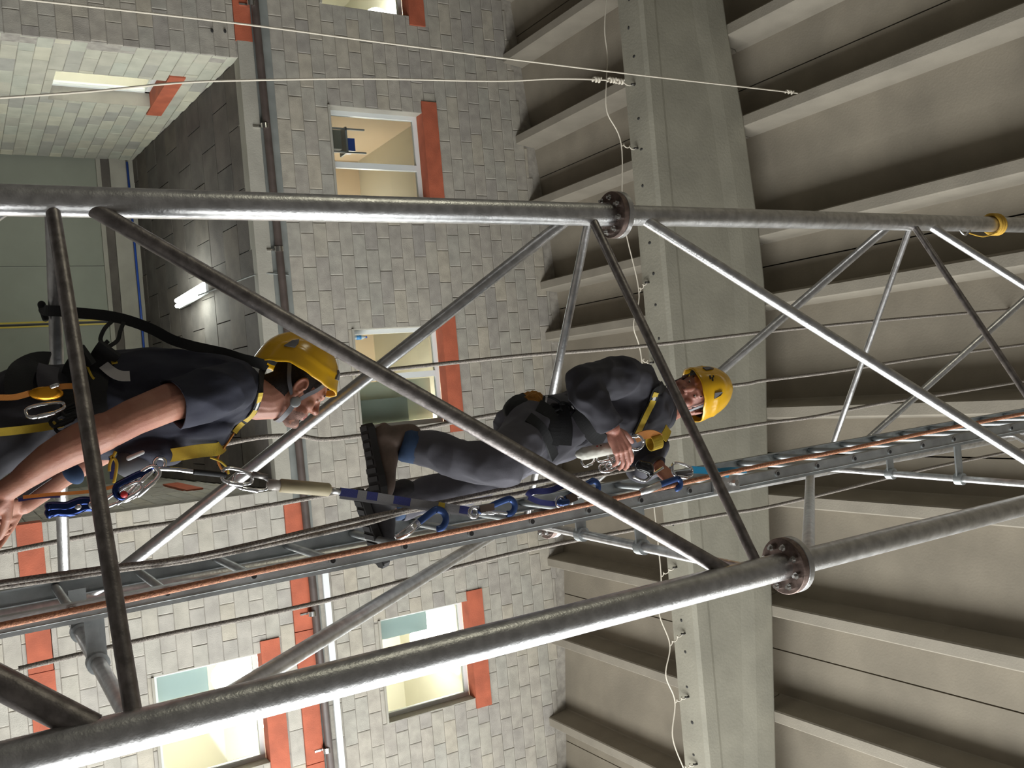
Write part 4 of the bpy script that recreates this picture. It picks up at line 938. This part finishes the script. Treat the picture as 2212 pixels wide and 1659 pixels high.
segs = [(734, 1062, 772, 1067, M_bweb), (772, 1067, 792, 1070, M_gweb), (792, 1070, 815, 1073, M_bweb), (815, 1073, 850, 1079, M_gweb), (850, 1079, 886, 1085, M_bweb), (886, 1085, 946, 1093, M_gweb), (946, 1093, 960, 1095, M_yel2), (960, 1095, 992, 1100, M_gweb), (992, 1100, 1020, 1104, M_bweb)]
for i, (a_, b_, c_, d_, m_) in enumerate(segs):
    Ya = YL - .02 * i / 8; mb = MB(); q0, q1 = P(a_, b_, Ya), P(c_, d_, Ya - .002); mb.ribbon([q0, q0.lerp(q1, .5), q1], -q0.normalized(), .027, .006); mb.build('webbing_section', m_, ly)
mb = MB(); q0, q1 = P(734, 1074, YL + .006), P(1020, 1114, YL - .01); mb.ribbon([q0, q0.lerp(q1, .5), q1], -q0.normalized(), .010, .006); mb.build('webbing_edge', M_gweb, ly)
Yh = 2.80
bighook(ly, P(1030, 1106, Yh), P(1112, 1092, Yh), P(1060, 1125, Yh) - P(1060, 1100, Yh), M_blu, .052, .012)
MB().obox(P(1052, 1097, Yh - .015), (.012, 0, 0), (0, .003, 0), (0, 0, .028)).build('trigger_plate', mat('brown_plate', (.16, .12, .10), .3, .9), ly)
# scaffold hooks hanging from the lower climber's chest
M_dbl2 = mat('blued_chrome', (.03, .05, .16), .12, 1.0)
hk = thing('double_hook', 'chrome and blue scaffold hooks hanging open below the lower man\'s chest', 'hook', P(300, 1040, 2.85))
bighook(hk, P(338, 1006, 2.88), P(252, 1068, 2.84), P(300, 1060, 2.86) - P(290, 1020, 2.86), M_dbl2, .040, .010)
linkc(340, 1012, 262, 1078, .045, .006, hk, 2.86, 'chrome_link'); MB().ball(P(268, 1068, 2.83), .010).build('red_catch', mat('red_plastic', (.5, .03, .03), .4), hk, True)
linkc(305, 1046, 222, 1092, .03, .005, hk, 2.85, 'chrome_link')
M_dblu = mat('dark_blue_steel', (.012, .016, .06), .15, .9)
for i, (ya, yb) in enumerate((((222, 1078), (98, 1099)), ((222, 1092), (98, 1112)))):
    a_, b_ = P(*ya, 2.83), P(*yb, 2.80); pts = [a_.lerp(b_, t_) + Vector((.0035 * math.sin(t_ * 12 + i), 0, 0)) for t_ in [k / 10 for k in range(11)]]
    MB().tube(smooth_path(pts, 3), [.0135] * 30 + [.008], 10, ell=.75).build('hook_arm', M_dbl2, hk, True)
for t_ in (.3, .55, .8): MB().ball(P(98, 1106, 2.81).lerp(P(222, 1086, 2.82), t_), .012).build('hook_rivet', M_chrome, hk, True)
# ================================================================ upper climber
p2 = thing('person', 'man in yellow helmet and dark long-sleeved overalls, face turned down towards us', 'person', (.0, 3.05, 1.3))
F2 = Vector((-.30, -.70, -.63)).normalized(); up2 = Vector((-.24, -.60, .78))
O2 = P(1484, 855, 3.02)
H2M, H2O = head_frame(O2, F2, up2)
Q = lambda x, y, Y: P(x, y, Y)
b = Blob(); T2 = head(b, H2M, H2O, 1.0)
nk = Q(1425, 885, 3.04)
b.chain([T2(-.03, 0, -.03), Q(1450, 878, 3.07), nk], [.058, .062, .07], 18)
shR, elR, wrR = Q(1372, 822, 2.90), Q(1262, 828, 2.82), Q(1322, 925, 2.74)
shL, elL, wrL = Q(1405, 960, 3.16), Q(1385, 1012, 3.06), Q(1422, 1006, 2.94)
b.loft([Q(1150, 935, 3.05), Q(1210, 922, 3.05), Q(1270, 905, 3.05), Q(1330, 893, 3.04), Q(1380, 888, 3.04), Q(1415, 886, 3.04)], [(.10, .13), (.09, .13), (.10, .14), (.12, .14), (.11, .12), (.06, .07)], (.3, .9, 0))
b.chain([shR, elR, wrR], [.055, .045, .030], 16); b.chain([shL, elL, wrL], [.05, .04, .028], 16)
hR, hL = Q(1150, 925, 2.98), Q(1140, 960, 3.14); kR, aR = Q(1082, 1002, 2.80), Q(886, 962, 2.98); kL, aL = Q(1000, 1050, 3.10), Q(842, 1092, 3.12)
b.chain([hR, kR, aR], [.08, .058, .042], 16); b.chain([hL, kL, aL], [.08, .055, .042], 16)
tR = hand(b, wrR, Q(1358, 1000, 2.73) - wrR, (.35, .9, .1), (.25, -.2, .9), (.25, .5, .4), 1.02, (.3, .2, .3))
tL = hand(b, wrL, (.62, -.70, .10), (.8, .5, -.1), (0, .1, 1), (.85, .7, .5), 1.05)
def m2(c):
    v = (H2M.inverted() @ (Vector(c) - H2O)); f, s_, u = v
    if (Vector(c) - H2O).length > .2: return 0
    if abs(s_) > .0765 and -.03 < f < .022 and -.04 < u < .042: return 0
    if f < .03 and u > .0: return 1
    if f < -.022 and u > -.05: return 1
    if f > .0835 and abs(s_) < .022 and -.055 < u < -.032: return 3
    return 0
body2 = b.fuse('body', M_skin2, .0031, 4, p2, mats=([M_hair, M_stub, M_lip], m2)); eyes(T2, H2M, 1, p2, (1, 0, -.5)); nails(tR, p2); nails(tL, p2)
hel2, _, _ = helmet(H2M, H2O + (H2M @ Vector((.008, 0, -.002))), p2, 1.0, .018, .006)
SH = Surf([hel2])
for qx, qy, sx_, sy_ in ((1534, 815, .0035, .009), (1539, 819, .0035, .009), (1541, 813, .003, .005)):
    s_, n_ = SH.at(qx, qy, .001, 3.0); e1 = (UP - n_ * UP.dot(n_)).normalized(); mb = MB(); mb.obox(s_, e1 * sx_, n_.cross(e1) * sy_, n_ * .0008); mb.build('logo_mark', M_blk, hel2)
for e in (1, -1):
    strap(p2, 'chin_strap', [T2(.052, e * .075, .075), T2(.046, e * .0755, .03), T2(.030, e * .074, -.01), T2(.018, e * .0735, -.045)], M_gry, .013, .003, 5, toward=T2(0, 0, 0))
    strap(p2, 'chin_strap', [T2(-.05, e * .080, .03), T2(-.02, e * .0765, -.02), T2(.016, e * .0745, -.048)], M_gry, .012, .003, 5, toward=T2(0, 0, 0))
strap(p2, 'chin_strap', [T2(.018, -.074, -.048), T2(.026, -.055, -.085), T2(.035, 0, -.108), T2(.026, .055, -.085), T2(.018, .074, -.048)], M_blk, .008, .004, 6, toward=T2(0, 0, -.03))
for u in ((.020, -.068), (.026, -.086)): MB().ball(T2(u[0], -.064 if u[1] > -.08 else -.052, u[1]), .0085).build('strap_buckle', M_chrome, p2, True)
# jacket
b = Blob(); b.loft([Q(1165, 935, 3.05), Q(1210, 922, 3.05), Q(1265, 906, 3.05), Q(1320, 892, 3.04), Q(1365, 884, 3.04), Q(1395, 884, 3.04), Q(1425, 885, 3.04)], [(.130, .155), (.120, .15), (.128, .155), (.150, .165), (.150, .16), (.125, .14), (.082, .09)], (.3, .9, 0), 28)
b.chain([Q(1380, 828, 2.93), Q(1340, 815, 2.88), elR + Vector((0, 0, .0)), Q(1275, 862, 2.78), Q(1312, 912, 2.745), Q(1330, 935, 2.74)], [.082, .080, .070, .064, .047, .046], 20)
b.chain([Q(1398, 945, 3.14), Q(1405, 972, 3.10), Q(1398, 996, 3.06), elL, Q(1405, 1010, 3.0), wrL], [.078, .076, .066, .058, .048, .042], 18)
jk = b.fuse('jacket', M_navy2, .006, 5, p2, disp=fold(.017, 11, (1, 1, .8), 7), cuts=[(wrR - (Q(1358, 1000, 2.73) - wrR).normalized() * .004, (Q(1358, 1000, 2.73) - Q(1275, 862, 2.78)).normalized(), .10), (wrL, (.42, -.78, .12), .07), (Q(1418, 885, 3.04), (Q(1450, 882, 3.05) - Q(1395, 886, 3.04)).normalized(), .14)], solid=.004)
# collar
cN = (Q(1450, 882, 3.05) - Q(1395, 886, 3.04)).normalized(); cc = Q(1424, 886, 3.03); a1 = cN.orthogonal().normalized(); a2 = cN.cross(a1)
mb = MB(); pts = [cc + a1 * math.cos(a) * .082 + a2 * math.sin(a) * .088 for a in [k * math.pi / 12 for k in range(25)]]; mb.ribbon(pts, [(p - cc).normalized() for p in pts], .032, .006); mb.build('collar', M_navy2, p2, True)
# trousers
b = Blob(); b.loft([Q(1225, 920, 3.05), Q(1185, 930, 3.05), Q(1140, 942, 3.06), Q(1105, 950, 3.06)], [(.125, .15), (.135, .165), (.145, .175), (.12, .15)], (.2, .9, 0), 26)
b.chain([hR, kR, Q(1040, 1000, 2.84), Q(940, 975, 2.93), Q(880, 962, 2.98)], [.110, .085, .078, .064, .060], 20)
b.chain([hL, Q(1080, 1005, 3.13), kL, Q(920, 1072, 3.12), Q(840, 1093, 3.12)], [.108, .088, .072, .064, .060], 20)
tr2 = b.fuse('trousers', M_greyp, .006, 5, p2, disp=fold(.015, 9, (1, 1, .8), 11), cuts=[(Q(898, 966, 2.97), (Q(880, 962, 2.98) - Q(940, 975, 2.93)).normalized(), .11), (Q(862, 1087, 3.12), (Q(840, 1093, 3.12) - Q(920, 1072, 3.12)).normalized(), .11)], solid=.004)
for an_, ax_ in ((Q(864, 957, 2.98), Q(890, 964, 2.97)), (Q(846, 1091, 3.12), Q(862, 1087, 3.12))):
    mb = MB(); mb.tube([an_, an_.lerp(ax_, .5), ax_ + (ax_ - an_) * .8], [.056, .062, .058], 20); mb.build('jean_cuff', M_jean, p2, True)
boot(p2, Q(852, 952, 2.98), (.92, -.1, .05), (.12, .0, 1), .98); 
ft = lx(.9) ; boot(p2, Vector((Q(842, 1092, 3.12).x - .02, 3.11, 1.325)), (.97, 0, .24), k=1.06, m=mat('black_boot', (.03, .026, .028), .75, noise_amt=.4, nscale=30))
S2 = Surf([body2, jk, tr2])
on(p2, S2, 'shoulder_strap', [(1428, 838), (1418, 840), (1410, 843), (1404, 860), (1396, 882), (1385, 905), (1368, 940)], M_blk, .036, .006, .016, segs=[(.36, .43, M_yel2, .024, 'yellow_segment'), (.44, .49, M_wht, .014, 'size_tab'), (.50, .62, M_yel2, .026, 'yellow_segment'), (.65, 1, M_yel2, .024, 'yellow_segment')])
on(p2, S2, 'shoulder_strap', [(1445, 925), (1430, 935), (1415, 955)], M_blk, .034, .005, .006)
strap(p2, 'chest_strap', [Q(1372, 948, 2.88), Q(1390, 940, 2.86), Q(1408, 938, 2.86), Q(1424, 945, 2.88)], M_org, .038, .004, nr=Vector((.4, -.8, -.4)))
c0 = Q(1414, 955, 2.88)
mb = MB(); pts = [c0 + Vector((math.cos(a) * .030, -math.sin(a) * .024, math.cos(a) * .004)) for a in [k * math.pi / 9 for k in range(19)]]; mb.ribbon(pts, [(p - c0).normalized() for p in pts], .05, .004); mb.build('webbing_loop', M_yel2, p2)
strap(p2, 'webbing_tail', [Q(1432, 948, 2.88), Q(1440, 935, 2.88), Q(1444, 925, 2.89)], M_yel2, .040, .004, nr=Vector((.2, -1, -.2)))
c0 = Q(1374, 956, 2.84); pts = [c0 + RT * (math.sin(a) * .028) + UP * (math.cos(a) * .028) for a in [k * math.pi / 12 for k in range(25)]]
MB().tube(pts, .0055, 10).build('steel_ring', M_chrome, p2, True)
MB().tube(smooth_path([Q(1355, 950, 2.84), Q(1362, 944, 2.83), Q(1376, 944, 2.83)]), .005, 8).build('ring_link', M_chrome, p2, True)
b = Blob(); b.chain([Q(1252, 981, 2.82), Q(1262, 980, 2.81), Q(1320, 968, 2.80)], [.016, .024, .023], 18); o = b.fuse('absorber_pack', M_wsl, .003, 3, p2, disp=fold(.002, 40)); 
for q in ((1290, 964.5), (1298, 963.5)):
    s_, n_ = Surf([o]).at(q[0], q[1], .0005, 2.8); MB().ell(s_, RT * .0035, UP * .0035, -s_.normalized() * .001, 8, 6).build('print_mark', mat('red_print', (.5, .02, .03), .5) if q[0] == 1290 else M_blk, o, True)
on(p2, S2, 'waist_belt', [(1205, 880), (1212, 905), (1215, 930), (1212, 960)], M_blk, .07, .012, .008)
on(p2, S2, 'hip_pad', [(1160, 880), (1185, 895), (1195, 925), (1188, 960)], M_blk, .05, .014, .008)
on(p2, S2, 'leg_strap', [(1140, 905), (1165, 925), (1180, 955), (1195, 985)], M_blk, .04, .008, .010)
on(p2, S2, 'chest_pad', [(1240, 890), (1262, 915), (1280, 940), (1300, 950)], M_blk, .06, .008, .008)
b = Blob(); b.loft([Q(1104, 905, 3.0), Q(1112, 888, 3.0), Q(1140, 880, 3.0), Q(1175, 880, 3.0)], [(.02, .03), (.05, .05), (.055, .055), (.035, .04)], (0, 1, 0)); pch = b.fuse('hip_pouch', M_blk, .005, 3, p2, disp=fold(.004, 22)); MB().ball(Q(1129, 886, 2.94), .006).build('stud', M_chrome, pch, True)
b = Blob(); b.ell(Q(1150, 868, 2.98), (.04, 0, .0), (0, .04, 0), (0, 0, .050)); b.fuse('rope_bundle', mat('orange_fleece', (.55, .24, .04), .9, noise_amt=.3, nscale=60, bump=.8, bscale=200), .003, 2, p2, disp=fold(.008, 38))
for q in ((1192, 872, .05), (1205, 885, .04), (1222, 880, .035)): carabiner(p2, Q(q[0], q[1], 2.90), (.3, 0, 1), (1, -.3, 0), q[2] * 1.5, q[2], .005, M_blk)
MB().tube(smooth_path([Q(1234, 877, 2.9), Q(1245, 888, 2.9), Q(1262, 892, 2.9)]), .004, 6).build('wire_gate', M_chrome, p2, True)
MB().cap(Q(1178, 868, 2.9), Q(1181, 858, 2.9), .006, .006, 8).build('clip', M_chrome, p2, True)
# metalwork in front of the upper climber
gear = thing('ascender_gear', 'chrome descender links and clips hanging from the upper man\'s harness front', 'gear', Q(1300, 1000, 2.82))
for a_, b_, wd_ in (((1258, 1002), (1282, 990), .03), ((1290, 992), (1330, 982), .025), ((1310, 1010), (1336, 992), .02), ((1312, 978), (1322, 1004), .012), ((1295, 1012), (1330, 1008), .03)):
    q0, q1 = Q(*a_, 2.81), Q(*b_, 2.81); carabiner(gear, (q0 + q1) / 2, q1 - q0, (1, -.3, 0), (q1 - q0).length, wd_, .0042)
b = Blob(); b.chain([Q(1384, 1006, 2.84), Q(1400, 1012, 2.83), Q(1404, 1022, 2.83)], [.022, .024, .016]); o = b.fuse('black_device', mat('black_gloss', (.012, .012, .013), .18), .004, 2, gear, disp=fold(.003, 30)); MB().tube(smooth_path([Q(1368, 1030, 2.84), Q(1392, 1038, 2.83), Q(1410, 1025, 2.83), Q(1432, 1010, 2.84)]), .006, 8).build('cam_lever', M_chrome, o, True)
# blue hooks clipped on the ladder
def hookthing(label, a_, b_, side_px, wd, r, Y=2.80, m=None, gate=True, shank=None):
    t_ = thing('scaffold_hook', label, 'hook', Q(*a_, Y), 'blue scaffold hooks on the ladder'); bighook(t_, Q(*a_, Y), Q(*b_, Y), Q(b_[0] + side_px[0], b_[1] + side_px[1], Y) - Q(*b_, Y), m or M_blu, wd, r, 'hook_body', gate, shank); return t_
hookthing('big blue hook with polished shank hooked over a rung by the boot', (862, 1162), (962, 1114), (10, 22), .066, .0125, 2.83, M_blu, False, M_chrome)
hookthing('blue hook clipped between twin ropes and copper rope under the trousers', (1215, 1082), (1292, 1048), (5, 20), .048, .012, 2.84, M_blu, True, None)
t_ = hookthing('blue hook on the ladder just below the gripping hand', (1388, 1062), (1470, 1043), (6, 22), .038, .0125, 2.79, M_blu, False, M_galv)
t = thing('webbing_sling', 'dark blue webbing loop bunched beside the ladder near the knee', 'sling', Q(1170, 1065, 2.86))
strap(t, 'sling_loop', [Q(1140, 1072, 2.86), Q(1150, 1062, 2.85), Q(1185, 1060, 2.85), Q(1215, 1050, 2.86), Q(1235, 1045, 2.88)], M_bweb, .022, .006); strap(t, 'sling_loop', [Q(1142, 1074, 2.86), Q(1165, 1084, 2.85), Q(1195, 1088, 2.85), Q(1222, 1086, 2.86)], M_bweb, .020, .006)
MB().cap(Q(1212, 1086, 2.82), Q(1224, 1084, 2.82), .013, .013, 10).build('swivel', M_blu, t, True); MB().obox(Q(1235, 1075, 2.82), (.016, 0, .004), (0, .003, 0), (-.004, 0, .022)).build('trigger_plate', mat('brown_plate', (.16, .12, .10), .3, .9), t)
t = thing('turquoise_sling', 'turquoise sling looped round a ladder rung with a chrome carabiner above the hand', 'sling', Q(1540, 1015, 2.86))
strap(t, 'sling_loop', [Q(1492, 1012, 2.84), Q(1520, 1014, 2.84), Q(1548, 1017, 2.85), Q(1580, 1014, 2.88), Q(1612, 1017, 2.95)], M_tur, .020, .005); strap(t, 'sling_loop', [Q(1492, 1018, 2.84), Q(1530, 1020, 2.84), Q(1560, 1024, 2.83), Q(1574, 1028, 2.83)], M_tur, .016, .005)
carabiner(t, Q(1474, 1016, 2.83), Q(1496, 1018, 2.83) - Q(1452, 1012, 2.83), (1, -.2, 0), .105, .055, .006)
MB().tube([Q(1462, 1024, 2.83), Q(1492, 1021, 2.83)], .010, 12).build('screw_sleeve', M_gry, t, True)
